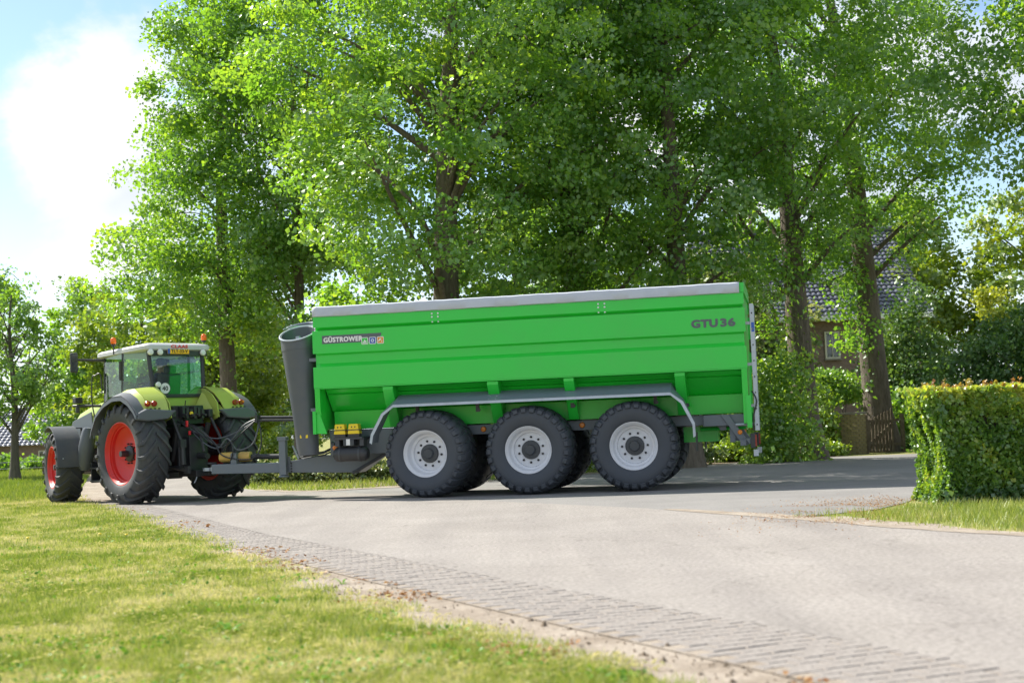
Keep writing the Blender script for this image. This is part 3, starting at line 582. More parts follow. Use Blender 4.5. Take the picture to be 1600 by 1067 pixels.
for x in (0.94, -0.85, -3.10):
    q = MB(); q.lathe([(0.048, 0.0), (0.048, 0.018), (0.036, 0.028), (0, 0.030)], 20, (x, 0.622, 1.16)); q.lathe([(0.055, 0.0), (0.055, 0.01), (0.04, 0.01)], 20, (x, 0.621, 1.16), m=1); q.build('side_marker', [M['orange'], M['dark']], TR)
# rear: braces, bumper posts, tail lights, ladder
q = MB()
for s in (1, -1):
    q.prism([(-3.30, 1.24), (-3.44, 1.24), (-3.78, 0.72), (-3.66, 0.70)], 'y', s*0.95, s*0.89); q.box2((-3.44, s*0.88, 0.76), (-3.53, s*0.79, 1.24)); q.prism([(-3.22, 1.07), (-3.38, 1.07), (-3.38, 0.97), (-3.28, 0.97)], 'y', s*0.74, s*0.76)
q.box2((-3.62, -1.1, 0.70), (-3.72, 1.1, 0.80)); q.box2((-3.0, -0.9, 1.05), (-3.72, 0.9, 1.24)); q.build('rear_frame', M['grey'], TR, bevel=0.006)
for s in (1, -1):
    q = MB(); q.lathe([(0.04, 0.0), (0.04, 0.018), (0.03, 0.026), (0, 0.028)], 18, (-3.62, s*0.955 if s > 0 else s*0.955-0.028, 0.93)); q.build('side_marker', M['orange'], TR)
    q = MB(); q.box2((-3.84, s*1.04, 0.68), (-3.90, s*1.215, 0.88)); q.box2((-3.80, s*1.02, 0.655), (-3.875, s*1.225, 0.905), 1); q.build('tail_light', [M['redlens'], M['black']], TR, bevel=0.006)
    q = MB(); q.box2((-3.84, s*1.10, 0.52), (-3.92, s*1.17, 0.63)); q.build('lamp_bracket', M['galv'], TR)
lad = MB(); lad.box2((-3.885, 1.175, 0.95), (-3.955, 1.205, 3.10)); ldo = lad.build('ladder', M['galv'], TR, bevel=0.004)
lad = MB(); lad.box2((-3.885, 0.745, 0.95), (-3.955, 0.775, 3.10)); lad.build('ladder_rail', M['galv'], ldo)
for k in range(8):
    q = MB(); q.tube([(-3.92, 0.75, 1.05+k*0.27), (-3.92, 1.21, 1.05+k*0.27)], 0.017, 10); q.build('rung', M['galv'], ldo)
    q = MB(); q.lathe([(0.013, 0), (0.013, 0.003), (0, 0.003)], 10, (-3.92, 1.2085, 1.05+k*0.27)); q.build('rung_hole', M['black'], ldo)
for z in (1.35, 2.05, 2.75):
    q = MB(); q.box2((-3.78, 1.12, z), (-3.90, 1.16, z+0.05)); q.build('ladder_mount', M['galv'], ldo)
q = MB(); q.box2((-3.952, 1.206, 2.62), (-3.905, 1.2085, 2.78)); q.build('ladder_sticker', M['blue'], ldo)
q = MB(); q.tube(smooth_path([(-3.86, 1.19, 1.62), (-3.93, 1.23, 1.45), (-3.87, 1.22, 1.20), (-3.86, 1.2, 0.95)]), 0.013, 6); q.build('cable', M['black'], TR)
q = MB(); q.box2((-3.83, 1.215, 1.28), (-3.835, 1.285, 1.85)); q.box2((-3.76, 1.27, 1.0), (-3.84, 1.29, 1.55)); q.build('rear_edge_plate', M['green'], TR)
q = MB(); q.tube([(-3.55, 0.98, 1.06), (-3.90, 0.98, 1.06)], 0.025, 8); q.build('tie_bar', M['galv'], TR)
q = MB(); q.tube([(-2.9, 0.3, 1.0), (-3.7, 0.3, 1.0)], 0.03, 8); q.box2((-2.6, -0.4, 0.78), (-3.2, 0.2, 1.05)); q.build('under_tray', M['green'], TR)
# lettering and badges
def decal(name, me, x, y, z, mat, parent=TR):
    o = link(name, me, mat, parent); o.location = (x, y, z); o.rotation_euler = (math.pi/2, 0, math.pi); return o
yf = 1.2835
q = MB(); q.prism([(3.70, 2.945), (3.70, 2.795), (2.64, 2.795), (2.585, 2.945)], 'y', yf-0.001, yf+0.0015); sign = q.build('name_plate', M['charc'], TR)
decal('lettering', text_mesh('GÜSTROWER', 0.118, 0.0, 0.001, 0.72, 1.10, 0.0065), 3.665, yf+0.003, 2.825, M['white'], sign)
for i, (xx, colr) in enumerate(((2.90, 'green'), (2.755, 'blue'), (2.61, 'orangep'))):
    q = MB(); c = 0.063
    q.prism([(xx-c, 2.815-c+0.012), (xx-c+0.012, 2.815-c), (xx+c-0.012, 2.815-c), (xx+c, 2.815-c+0.012), (xx+c, 2.815+c-0.012), (xx+c-0.012, 2.815+c), (xx-c+0.012, 2.815+c), (xx-c, 2.815+c-0.012)], 'y', yf+0.002, yf+0.005); bd = q.build('badge', M['white'], TR)
    q = MB(); q.box2((xx-0.051, yf+0.004, 2.815-0.051), (xx+0.051, yf+0.0075, 2.815+0.051)); q.build('badge_field', M[colr], bd)
    q = MB()
    if i == 0:
        for k, hh in enumerate((0.02, 0.05, 0.035)): q.box2((xx+0.036-k*0.024, yf+0.006, 2.775), (xx+0.018-k*0.024, yf+0.009, 2.775+hh+0.01))
        q.box2((xx+0.042, yf+0.006, 2.772), (xx-0.042, yf+0.009, 2.782))
    elif i == 1: q.lathe([(0.030, 0.006), (0.030, 0.009), (0.016, 0.009), (0.016, 0.006)], 20, (xx, yf, 2.815), closed=True)
    else:
        q.prism([(xx+0.04, 2.80), (xx+0.01, 2.845), (xx-0.015, 2.845), (xx-0.02, 2.82), (xx+0.005, 2.815), (xx+0.03, 2.785)], 'y', yf+0.006, yf+0.009); q.prism([(xx-0.01, 2.80), (xx-0.04, 2.80), (xx-0.025, 2.775)], 'y', yf+0.006, yf+0.009)
    q.build('badge_symbol', M['white'], bd)
decal('lettering', text_mesh('GTU', 0.18, 0.0, 0.001, 0.43, 1.08, 0.0125), -2.91, yf+0.002, 2.735, M['charc'])
decal('lettering', text_mesh('36', 0.18, 0.0, 0.001, 0.235, 1.08, 0.0125), -3.40, yf+0.002, 2.735, M['charc'])
q = MB(); q.box2((4.27, 1.14, 1.13), (4.12, 1.145, 1.18)); 
# auger tubes at the front: wide mouths, narrowing to the foot
M['tubegrey'] = paint('dark_tube_grey', (0.085, 0.096, 0.108), 0.4, dirt=0.25)
def auger(xt, yt, zt, xb, yb, zb, ra, rb, tilt):
    n = 36; t = Vector((xt-xb, yt-yb, zt-zb)); ln = t.length; t.normalize(); u = t.cross(Vector((0, 1, 0))).normalized(); v = u.cross(t)
    def ringp(s, r, cut=False):
        c = Vector((xb, yb, zb))+t*ln*s; out = []
        for j in range(n):
            a = 2*math.pi*j/n; p = c+u*(r*math.cos(a))+v*(r*math.sin(a))
            if cut: p = p+t*(-tilt*math.sin(a)*r)
            out.append(p)
        return out
    b = MB(); rs = [ringp(0, rb), ringp(0.35, rb+(ra-rb)*0.33), ringp(0.86, ra*0.97), ringp(0.861, ra*0.99), ringp(1.0, ra, True), ringp(1.0, ra-0.02, True), ringp(0.80, ra-0.05), ringp(0.6, ra-0.09)]
    b.add([p for r in rs for p in r], [(i*n+j, i*n+(j+1) % n, (i+1)*n+(j+1) % n, (i+1)*n+j) for i in range(len(rs)-1) for j in range(n)]+[tuple((len(rs)-1)*n+j for j in range(n)), tuple(range(n))])
    o = b.build('auger_tube', M['tubegrey'], TR, smooth=40)
    rim = ringp(1.0, ra+0.012, True); q = MB(); q.tube(rim+[rim[0]], 0.016, 6, caps=False); q.build('mouth_ring', M['galv'], o)
    c = Vector((xb, yb, zb))+t*ln*0.93; q = MB(); q.tube([c-u*ra*0.9, c+u*ra*0.9], 0.02, 8); q.tube([c-t*0.2, c+t*0.1], 0.045, 10); q.build('auger_shaft', M['galv'], o)
    return o
a1 = auger(4.27, 0.95, 3.04, 4.13, 0.95, 0.82, 0.325, 0.185, 0.45)
auger(4.58, -0.15, 3.27, 4.42, 0.30, 0.84, 0.27, 0.17, 0.45)
q = MB(); q.box2((4.22, 1.145, 1.13), (4.07, 1.150, 1.185)); q.build('warning_sticker', M['yellow'], a1)
for z in (2.5, 1.6):
    q = MB(); q.box2((4.0, 0.7, z), (3.80, 1.15, z+0.06)); q.build('tube_bracket', M['grey'], a1)
q = MB(); q.tube([(4.52, 1.02, 3.12), (4.50, 0.4, 3.22)], 0.014, 6); q.tube([(4.5, 0.4, 3.22), (4.3, 0.0, 3.25)], 0.014, 6); q.build('folding_rod', M['galv'], TR)
# front bracket
q = MB(); q.box2((3.93, 1.16, 1.19), (3.87, 1.26, 1.60)); q.prism([(3.88, 1.20), (3.68, 1.19), (3.82, 1.60), (3.88, 1.60)], 'y', 1.20, 1.23); q.build('front_bracket', M['green'], TR)
# drawbar
q = MB(); q.prism([(6.34, 0.52), (6.34, 0.70), (5.0, 0.69), (4.95, 0.69), (4.1, 0.80), (3.1, 0.80), (2.9, 1.08), (2.5, 1.08), (3.43, 0.455), (4.95, 0.50)], 'y', -0.22, 0.22); q.build('drawbar', M['grey'], TR, bevel=0.012)
q = MB(); q.lathe([(0.10, -0.03), (0.10, 0.03), (0.05, 0.03), (0.05, -0.03)], 20, (6.50, 0, 0.61), 'z', closed=True); q.box2((6.30, -0.06, 0.57), (6.42, 0.06, 0.65)); q.build('drawbar_eye', M['galv'], TR)
q = MB(); q.box2((4.80, 0.23, 0.46), (4.93, 0.36, 1.15)); q.box2((4.78, 0.21, 1.10), (4.95, 0.38, 1.17)); q.lathe([(0.10, 0.42), (0.10, 0.44), (0.05, 0.46), (0, 0.46)], 16, (4.865, 0.295, 0), 'z'); q.box2((4.76, 0.20, 0.66), (4.80, 0.24, 0.80)); jk = q.build('support_leg', M['grey'], TR, bevel=0.006)
for k in range(4):
    b = MB(); b.lathe([(0.018, 0), (0.018, 0.004), (0, 0.004)], 10, (4.74, 0.222, 0.52+k*0.05)); b.build('peg_hole', M['black'], jk)
q = MB(); q.tube([(4.72, 0.18, 1.0), (4.62, 0.15, 0.75)], 0.02, 8); q.build('crank', M['galv'], jk)
# undercarriage plate, air tank, chocks, valves
q = MB(); q.prism([(3.82, 0.80), (3.82, 1.25), (2.5, 1.25), (2.4, 1.05), (2.75, 0.80)], 'y', 0.60, 0.66); q.build('front_plate', M['grey'], TR, bevel=0.005)
q = MB(); q.lathe([(0.0, -0.02), (0.09, -0.015), (0.125, 0.02), (0.13, 0.05), (0.13, 0.55), (0.125, 0.58), (0.09, 0.615), (0, 0.62)], 24, (3.0, 1.02, 0.81), 'x'); tk = q.build('air_tank', M['black'], TR, smooth=40)
for xx in (3.12, 3.48):
    b = MB(); b.lathe([(0.134, 0), (0.138, 0), (0.138, 0.035), (0.134, 0.035)], 24, (xx, 1.02, 0.81), 'x', closed=True); b.box2((xx, 0.66, 0.90), (xx+0.035, 1.05, 0.945)); b.build('tank_strap', M['dark'], tk)
for xx in (3.47, 3.21):
    b = MB(); b.prism([(xx+0.11, 1.17), (xx+0.085, 1.35), (xx-0.085, 1.35), (xx-0.11, 1.17)], 'y', 0.98, 1.16); ck = b.build('wheel_chock', M['yellow'], TR, bevel=0.012)
    b = MB(); b.box2((xx+0.118, 0.97, 1.235), (xx-0.118, 1.168, 1.25)); b.box2((xx+0.10, 1.0, 1.12), (xx-0.10, 1.14, 1.17)); b.build('chock_strap', M['black'], ck)
    for dx in (0.03, -0.03):
        b = MB(); b.lathe([(0.013, 0), (0.013, 0.003), (0, 0.003)], 10, (xx+dx, 1.160, 1.295)); b.build('chock_hole', M['black'], ck)
q = MB(); q.box2((3.60, 0.66, 1.07), (3.06, 1.12, 1.12)); q.box2((3.58, 0.66, 0.95), (3.50, 1.10, 1.08)); q.box2((3.42, 0.90, 0.96), (3.22, 1.12, 1.07)); q.box2((3.12, 0.9, 0.95), (3.04, 1.1, 1.1)); q.tube([(3.6, 1.05, 1.0), (3.68, 1.0, 1.03)], 0.03, 8); q.build('valve_block', M['dark'], TR, bevel=0.008)
q = MB(); q.box2((3.36, 1.121, 0.97), (3.29, 1.127, 1.08)); q.build('data_plate', M['white'], TR)
q = MB(); q.lathe([(0.045, 0), (0.045, 0.02), (0.035, 0.03), (0, 0.03)], 18, (3.72, 0.662, 0.93)); q.build('side_marker', M['orange'], TR)
q = MB(); q.tube([(3.45, 0.5, 0.46), (2.5, 0.62, 0.93)], 0.035, 6); q.box2((3.45, 0.52, 0.45), (3.35, 0.46, 0.50)); q.build('axle_link', M['dark'], TR)
q = MB(); q.box2((2.90, -0.62, 0.36), (2.98, -0.50, 0.95)); q.box2((2.86, -0.66, 0.33), (3.02, -0.46, 0.36)); q.build('parking_leg', M['dark'], TR)
q = MB()
for i, (dy, dz) in enumerate(((0, 0), (0.05, -0.03), (-0.04, -0.06))):
    q.tube(smooth_path([(3.8, 0.5+dy, 0.95+dz), (3.95, 0.55+dy, 0.88+dz), (4.1, 0.3+dy, 0.86+dz), (4.6, 0.1+dy, 0.80+dz)]), 0.014, 6)
q.build('brake_lines', M['black'], TR)
# hose carrier arm and hoses
q = MB(); q.tube([(4.0, 0.05, 1.50), (5.42, 0.05, 1.555)], 0.03, 10); q.tube([(4.0, 0.16, 1.45), (5.40, 0.14, 1.50)], 0.022, 8); q.box2((5.40, -0.05, 1.46), (5.45, 0.2, 1.60)); q.build('hose_carrier', M['black'], TR)
hp = [[(5.42, 0.05, 1.55), (5.75, 0.0, 1.42), (6.05, -0.1, 1.15), (6.35, -0.25, 1.02), (6.7, -0.3, 1.25), (7.05, -0.35, 1.5), (7.45, -0.45, 1.68)],
      [(5.42, 0.10, 1.54), (5.7, 0.1, 1.32), (6.0, 0.0, 1.12), (6.4, -0.1, 1.08), (6.75, -0.2, 1.3), (7.2, -0.4, 1.62), (7.5, -0.5, 1.70)],
      [(5.40, 0.12, 1.53), (5.42, 0.15, 1.30), (5.55, 0.12, 1.05), (5.85, 0.1, 0.96), (6.05, 0.1, 1.18), (6.3, 0.0, 1.0), (6.7, -0.2, 1.15), (7.15, -0.45, 1.5), (7.5, -0.55, 1.66)],
      [(5.40, 0.15, 1.52), (5.33, 0.2, 1.25), (5.36, 0.2, 0.95), (5.55, 0.18, 0.78), (5.95, 0.15, 0.80), (6.2, 0.1, 0.9), (6.35, 0.0, 1.1), (6.8, -0.3, 1.4), (7.3, -0.5, 1.6)],
      [(5.42, 0.0, 1.56), (5.8, -0.1, 1.36), (6.2, -0.2, 1.22), (6.5, -0.25, 1.2), (6.9, -0.3, 1.35), (7.4, -0.42, 1.66)],
      [(6.0, 0.12, 0.72), (5.9, 0.2, 0.95), (6.0, 0.1, 1.12), (6.25, -0.05, 0.9), (6.4, -0.1, 1.1), (6.8, -0.2, 1.4), (7.4, -0.35, 1.6)]]
for i, h_ in enumerate(hp):
    q = MB(); q.tube(smooth_path(h_, 8), 0.014, 7); q.build('hydraulic_hose', M['black'] if i % 2 else M['charc'], TR)
# drive shaft under the drawbar top, with yellow guards
q = MB(); q.tube([(6.05, -0.02, 0.83), (4.95, 0.0, 0.80)], 0.05, 14); q.tube([(5.55, 0.0, 0.825), (5.35, 0.0, 0.82)], [0.055, 0.04], 14); ps = q.build('drive_shaft', M['black'], TR, smooth=40)
for xa, xb in ((6.25, 5.98), (5.86, 5.62), (5.02, 4.93)):
    q = MB(); q.lathe([(0.07, 0), (0.095, 0.01), (0.095, xa-xb-0.03), (0.08, xa-xb)], 20, (xb, -0.01, 0.825), 'x'); q.build('shaft_guard', M['pto'], ps, smooth=40)
q = MB(); q.box2((5.98, -0.1, 0.69), (5.86, 0.15, 0.90)); q.build('shaft_support', M['grey'], ps, bevel=0.01)

# ================================================================== the tractor
M['mirror'] = paint('mirror_glass', (0.05, 0.055, 0.06), 0.08, dirt=0.2)
TC = empty('tractor', (-6.71, 28.22, 0), rad(134))
tag(TC, 'lime green tractor with red wheel rims pulling the trailer along the road', 'tractor')
R_TYRE = make_tyre(0.975, 0.64, 0.60, 0.055, 21, 0.36, 0.075, 0.14)
F_TYRE = make_tyre(0.735, 0.54, 0.43, 0.045, 19, 0.36, 0.065, 0.11)
def ag_rim(R, W, disc):
    b = MB(); w = W*0.40
    b.lathe([(R-0.03, w-0.02), (R+0.012, w), (R+0.016, w+0.012), (R-0.008, w+0.014), (R-0.03, w-0.03), (R-0.055, w-0.06), (R-0.058, w-0.085), (R-0.085, w-0.09), (R-0.092, w*0.35+0.02), (R-0.13, disc+0.03), (R-0.20, disc-0.005), (R*0.42, disc-0.02), (R*0.36, disc-0.015), (0.10, disc-0.015), (0.10, disc-0.04), (R-0.07, disc-0.05), (R-0.06, -w), (R, -w-0.01)], 60, caps=False)
    return b.mesh('rim', 25)
R_RIM, F_RIM = ag_rim(0.605, 0.64, 0.06), ag_rim(0.43, 0.54, 0.09)
def ag_hub(r, disc, out):
    b = MB(); b.lathe([(0, disc+out), (0.055, disc+out), (0.06, disc+out-0.02), (0.06, disc+0.07), (r*0.75, disc+0.06), (r, disc+0.04), (r, disc-0.02), (0.11, disc-0.06), (0.11, -0.3), (0, -0.3)], 26)
    return b.mesh('wheel', 30)
R_HUB, F_HUB = ag_hub(0.16, 0.045, 0.22), ag_hub(0.15, 0.075, 0.12)
NUT = MB().lathe([(0.016, 0.0), (0.016, 0.035), (0.009, 0.045), (0, 0.045)], 6).mesh('wheel_nut')
def ag_wheel(x, y, z, side, hub, tyre, rim, disc, steer=0.0, spin=0.0):
    w = link('wheel', hub, None if hub.materials else M['black'], TC); w.location = (x, y, z)
    w.rotation_euler = (0, 0, steer+(0 if side > 0 else math.pi))
    t = link('tyre', tyre, None if tyre.materials else M['tyre'], w); t.rotation_euler = (0, spin, 0 if side > 0 else 0)
    if side < 0: t.scale = (-1, 1, 1)
    link('rim', rim, None if rim.materials else M['red'], w)
    for k in range(10):
        nn = link('wheel_nut', NUT, None if NUT.materials else M['black'], w); a = k*math.pi/5; nn.location = (0.195*math.cos(a), disc-0.015, 0.195*math.sin(a))
    return w
for s in (1, -1):
    ag_wheel(0, s*0.97, 0.97, s, R_HUB, R_TYRE, R_RIM, 0.06, 0, 0.1)
    wf = ag_wheel(2.98, s*0.93, 0.733, s, F_HUB, F_TYRE, F_RIM, 0.09, rad(-14), 0.2)
# front mudguards follow the steered wheels
for s in (1, -1):
    c = Vector((2.98, s*0.93, 0.733)); Rz = Matrix.Rotation(rad(-14), 3, 'Z'); A = []; B = []
    for k in range(15):
        a = rad(62+118*k/14); r = 0.835
        A.append(c+Rz @ Vector((r*math.cos(a), 0.28*s, r*math.sin(a)))); B.append(c+Rz @ Vector((r*math.cos(a), -0.20*s, r*math.sin(a))))
    q = MB(); q.strip(A, B, 0.012*s); ff = q.build('front_mudguard', M['dark'], TC, smooth=50)
    q = MB()
    for e in (A, B): q.tube(e, 0.014, 6)
    q.build('mudguard_edge', M['dark'], ff)
    q = MB(); q.tube([c+Rz @ Vector((0, -0.1*s, 0.80)), c+Rz @ Vector((-0.1, -0.36*s, 0.80)), c+Rz @ Vector((-0.15, -0.38*s, 0.2)), c+Rz @ Vector((0, -0.35*s, 0))], 0.022, 8); q.build('mudguard_stay', M['black'], ff)
    for yy in (0.18, -0.18):
        q = MB(); p = c+Rz @ Vector((-0.835, yy*s, 0.18)); q.lathe([(0.014, 0.012), (0.014, -0.006), (0.0, -0.010)], 8, p, 'x'); q.build('bolt', M['galv'], ff)
# chassis, axles, engine
q = MB(); q.box2((0.2, -0.26, 0.55), (3.5, 0.26, 1.05)); q.box2((-0.55, -0.30, 0.62), (0.6, 0.30, 1.45)); q.build('drive_train', M['black'], TC, bevel=0.03)
q = MB(); q.tube([(0, -0.7, 0.97), (0, 0.7, 0.97)], [0.17, 0.17], 20); q.build('rear_axle', M['black'], TC, smooth=40)
q = MB(); q.tube([(2.98, -0.75, 0.70), (2.98, 0.75, 0.70)], 0.11, 16); q.build('front_axle', M['black'], TC, smooth=40)
# bonnet: green hood with dark grey flanks and louvres
hood = [(1.45, 2.13), (2.2, 2.10), (2.9, 2.00), (3.55, 1.82), (3.78, 1.55), (3.80, 1.05), (3.3, 1.05), (1.45, 1.05)]
def hood_loft():
    b = MB(); secs = []
    for x, zt, wt in ((1.45, 2.13, 0.40), (1.9, 2.12, 0.42), (2.4, 2.07, 0.43), (2.9, 1.99, 0.42), (3.4, 1.87, 0.39), (3.68, 1.70, 0.36), (3.78, 1.45, 0.33)):
        secs.append([(x, wt, 1.10), (x, wt+0.03, zt-0.42), (x, wt*0.97, zt-0.16), (x, wt*0.80, zt-0.04), (x, wt*0.4, zt), (x, 0, zt+0.012), (x, -wt*0.4, zt), (x, -wt*0.80, zt-0.04), (x, -wt*0.97, zt-0.16), (x, -wt-0.03, zt-0.42), (x, -wt, 1.10)])
    k = 11; b.add([p for s in secs for p in s], [(i*k+j, i*k+j+1, (i+1)*k+j+1, (i+1)*k+j) for i in range(len(secs)-1) for j in range(k-1)]+[tuple(range(k)), tuple((len(secs)-1)*k+j for j in range(k))])
    return b
bon = hood_loft().build('bonnet', M['seed'], TC, smooth=40)
for s in (1, -1):
    q = MB(); q.prism([(2.62, 1.86), (2.90, 1.80), (3.45, 1.68), (3.6, 1.2), (2.65, 1.15), (2.5, 1.3)], 'y', s*0.440, s*0.466); q.build('bonnet_flank', M['grey'], bon, bevel=0.01)
    for k in range(7):
        q = MB(); x = 1.68+k*0.105; q.prism([(x, 1.92-0.01*k), (x+0.035, 1.92-0.01*k), (x+0.16, 1.42), (x+0.125, 1.42)], 'y', s*0.452, s*0.468); q.build('louvre', M['dark'], bon)
q = MB(); q.box2((1.5, -0.36, 0.95), (3.5, 0.36, 1.5)); q.build('engine_block', M['black'], TC, bevel=0.03)
for s in (1, -1):
    q = MB(); q.tube([(2.02, s*0.86, 1.52), (2.03, s*0.86, 1.45), (2.08, s*0.86, 1.15), (2.16, s*0.86, 0.78), (2.18, s*0.86, 0.66)], [0.07, 0.11, 0.16, 0.155, 0.09], 20); q.build('fuel_tank' if s > 0 else 'battery_box', M['charc'], TC, smooth=50)
    q = MB()
    for k, z in enumerate((0.42, 0.68)): q.box2((1.35, s*0.55, z), (1.85, s*0.92, z+0.03))
    q.box2((1.84, s*0.55, 0.40), (1.88, s*0.88, 0.80)); q.box2((1.32, s*0.55, 0.40), (1.36, s*0.88, 0.80)); q.build('step', M['black'], TC)
q = MB(); q.tube([(1.62, -0.66, 1.3), (1.62, -0.66, 3.0)], 0.07, 14); q.build('exhaust_stack', M['black'], TC, smooth=40)
q = MB(); q.box2((0.25, -0.70, 1.15), (1.6, 0.70, 1.62)); q.build('cab_floor', M['black'], TC, bevel=0.02)
# ---- cab: posts, panes, roof
CAB = MB()
P = {'C': ((-0.02, 0.60, 2.93), (-0.13, 0.56, 2.05)), 'B': ((0.72, 0.74, 2.95), (0.78, 0.76, 1.55)), 'A': ((1.52, 0.70, 2.95), (1.62, 0.68, 1.55))}
def post(b, p0, p1, r=0.036):
    b.tube([p0, p1], r, 8)
for s in (1, -1):
    for kk, (t, bt) in P.items():
        q = MB(); post(q, (t[0], t[1]*s, t[2]), (bt[0], bt[1]*s, bt[2]), 0.042 if kk == 'C' else 0.026); q.build('cab_post', M['black'], TC)
q = MB(); q.box2((-0.10, -0.58, 2.86), (0.03, 0.58, 2.965)); q.box2((-0.14, -0.55, 2.03), (-0.05, 0.55, 2.10)); q.build('rear_window_frame', M['black'], TC, bevel=0.01)
def pane(name, pts, mat='glass'):
    b = MB(); n_ = (Vector(pts[1])-Vector(pts[0])).cross(Vector(pts[2])-Vector(pts[0])).normalized()*0.006; m = len(pts)
    b.add([Vector(p) for p in pts]+[Vector(p)+n_ for p in pts], [tuple(range(m)), tuple(range(2*m-1, m-1, -1))]+[(i, (i+1) % m, m+(i+1) % m, m+i) for i in range(m)])
    return b.build(name, M[mat], TC)
pane('rear_window', [(-0.03, -0.56, 2.90), (-0.03, 0.56, 2.90), (-0.11, 0.52, 2.10), (-0.11, -0.52, 2.10)])
for s in (1, -1):
    pane('side_window', [(0.0, 0.615*s, 2.92), (0.70, 0.745*s, 2.94), (0.76, 0.765*s, 1.95), (0.45, 0.71*s, 2.12), (-0.10, 0.575*s, 2.22)])
    pane('door_window', [(0.735, 0.750*s, 2.94), (1.50, 0.715*s, 2.94), (1.60, 0.70*s, 1.60), (0.79, 0.770*s, 1.62)])
    q = MB(); q.tube([(0.755, 0.785*s, 2.80), (0.765, 0.785*s, 2.42)], 0.028, 8); q.build('door_hinge', M['black'], TC); q = MB(); q.box2((0.70, 0.765*s, 2.06), (0.90, 0.80*s, 2.15)); q.build('door_handle', M['black'], TC)
pane('windscreen', [(1.53, 0.68, 2.94), (1.53, -0.68, 2.94), (1.64, -0.66, 1.60), (1.64, 0.66, 1.60)])
# roof
def roof():
    b = MB()
    def ring(z, x0, x1, w0, w1, r):
        pts = []
        for (cx_, cy_r, a0) in ((x0+r, -(w0-r), 180), (x1-r*2, -(w1-r*2), 270), (x1-r*2, (w1-r*2), 0), (x0+r, (w0-r), 90)):
            rr_ = r if cx_ < 0.5 else 2*r
            for k in range(5): a = rad(a0+90*k/4); pts.append((cx_+rr_*math.cos(a), cy_r+rr_*math.sin(a), z-(0.0 if cx_ < 0.5 else 0.055)))
        return pts
    rs = [ring(2.955, -0.10, 1.72, 0.70, 0.74, 0.10), ring(2.985, -0.15, 1.80, 0.74, 0.80, 0.10), ring(3.05, -0.16, 1.80, 0.745, 0.80, 0.10), ring(3.09, -0.13, 1.74, 0.71, 0.75, 0.10), ring(3.115, 0.0, 1.5, 0.55, 0.55, 0.10)]
    k = len(rs[0]); b.add([p for r in rs for p in r], [(i*k+j, i*k+(j+1) % k, (i+1)*k+(j+1) % k, (i+1)*k+j) for i in range(len(rs)-1) for j in range(k)]+[tuple(range(k))[::-1], tuple((len(rs)-1)*k+j for j in range(k))])
    return b.build('roof', M['roofgrey'], TC, smooth=45)
rf = roof()
q = MB(); q.box2((-0.115, -0.66, 2.865), (-0.06, 0.66, 2.955)); q.build('roof_underside', M['black'], rf)
for y in (0.62, 0.41, -0.55):
    q = MB(); q.lathe([(0.0, -0.045), (0.045, -0.04), (0.062, -0.015), (0.058, 0.02), (0, 0.03)], 18, (-0.145, y, 2.925), 'x'); w_ = q.build('work_light', M['lamp'], TC, smooth=40); w_.scale = (1, 1, 1)
q = MB(); q.lathe([(0.0, -0.045), (0.042, -0.04), (0.058, -0.01), (0.05, 0.02), (0, 0.03)], 18, (-0.20, 0.50, 2.285), 'x'); q.build('work_light', M['lamp'], TC, smooth=40)
q = MB(); q.box2((-0.150, -0.235, 2.895), (-0.142, 0.245, 3.005)); pl = q.build('number_plate', M['plate'], TC)
q = MB(); q.box2((-0.1515, 0.190, 2.897), (-0.1495, 0.243, 3.003)); q.build('plate_band', M['blue'], pl)
def rear_text(name, body, size, bold, width, y, z, x, mat, parent):
    o = link(name, text_mesh(body, size, 0.0, 0.001, width, 1.0, bold), mat, parent); o.location = (x, y, z); o.rotation_euler = (math.pi/2, 0, -math.pi/2); return o
rear_text('lettering', 'TLT-33-V', 0.10, 0.002, 0.37, 0.165, 2.915, -0.1525, M['blackp'], pl)
rear_text('lettering', 'CLAAS', 0.085, 0.0045, 0.37, 0.17, 3.010, -0.1625, M['redp'], TC)
q = MB(); q.lathe([(0.105, 0.0), (0.105, 0.006), (0.0, 0.006)], 28, (-0.146, 0.315, 2.215), 'x'); sg = q.build('speed_sign', M['white'], TC)
rear_text('lettering', '40', 0.125, 0.003, 0.125, 0.38, 2.172, -0.1475, M['blackp'], sg)
q = MB(); q.lathe([(0.112, 0.001), (0.112, 0.004), (0.106, 0.004), (0.106, 0.001)], 28, (-0.146, 0.315, 2.215), 'x', closed=True); q.build('sign_border', M['blackp'], sg)
for x, y, z in ((0.98, 0.80, 3.00), (-0.02, -0.66, 3.02)):
    q = MB(); q.tube([(x, y, z-0.05), (x, y, z+0.14)], 0.014, 8); q.lathe([(0.04, 0.12), (0.045, 0.15), (0.03, 0.165)], 16, (x, y, z), 'z'); bb = q.build('beacon', M['black'], TC)
    q = MB(); q.lathe([(0.045, 0.16), (0.056, 0.175), (0.056, 0.24), (0.045, 0.275), (0.02, 0.29), (0, 0.29)], 20, (x, y, z), 'z'); q.build('beacon_lens', M['beacon'], bb, smooth=50)
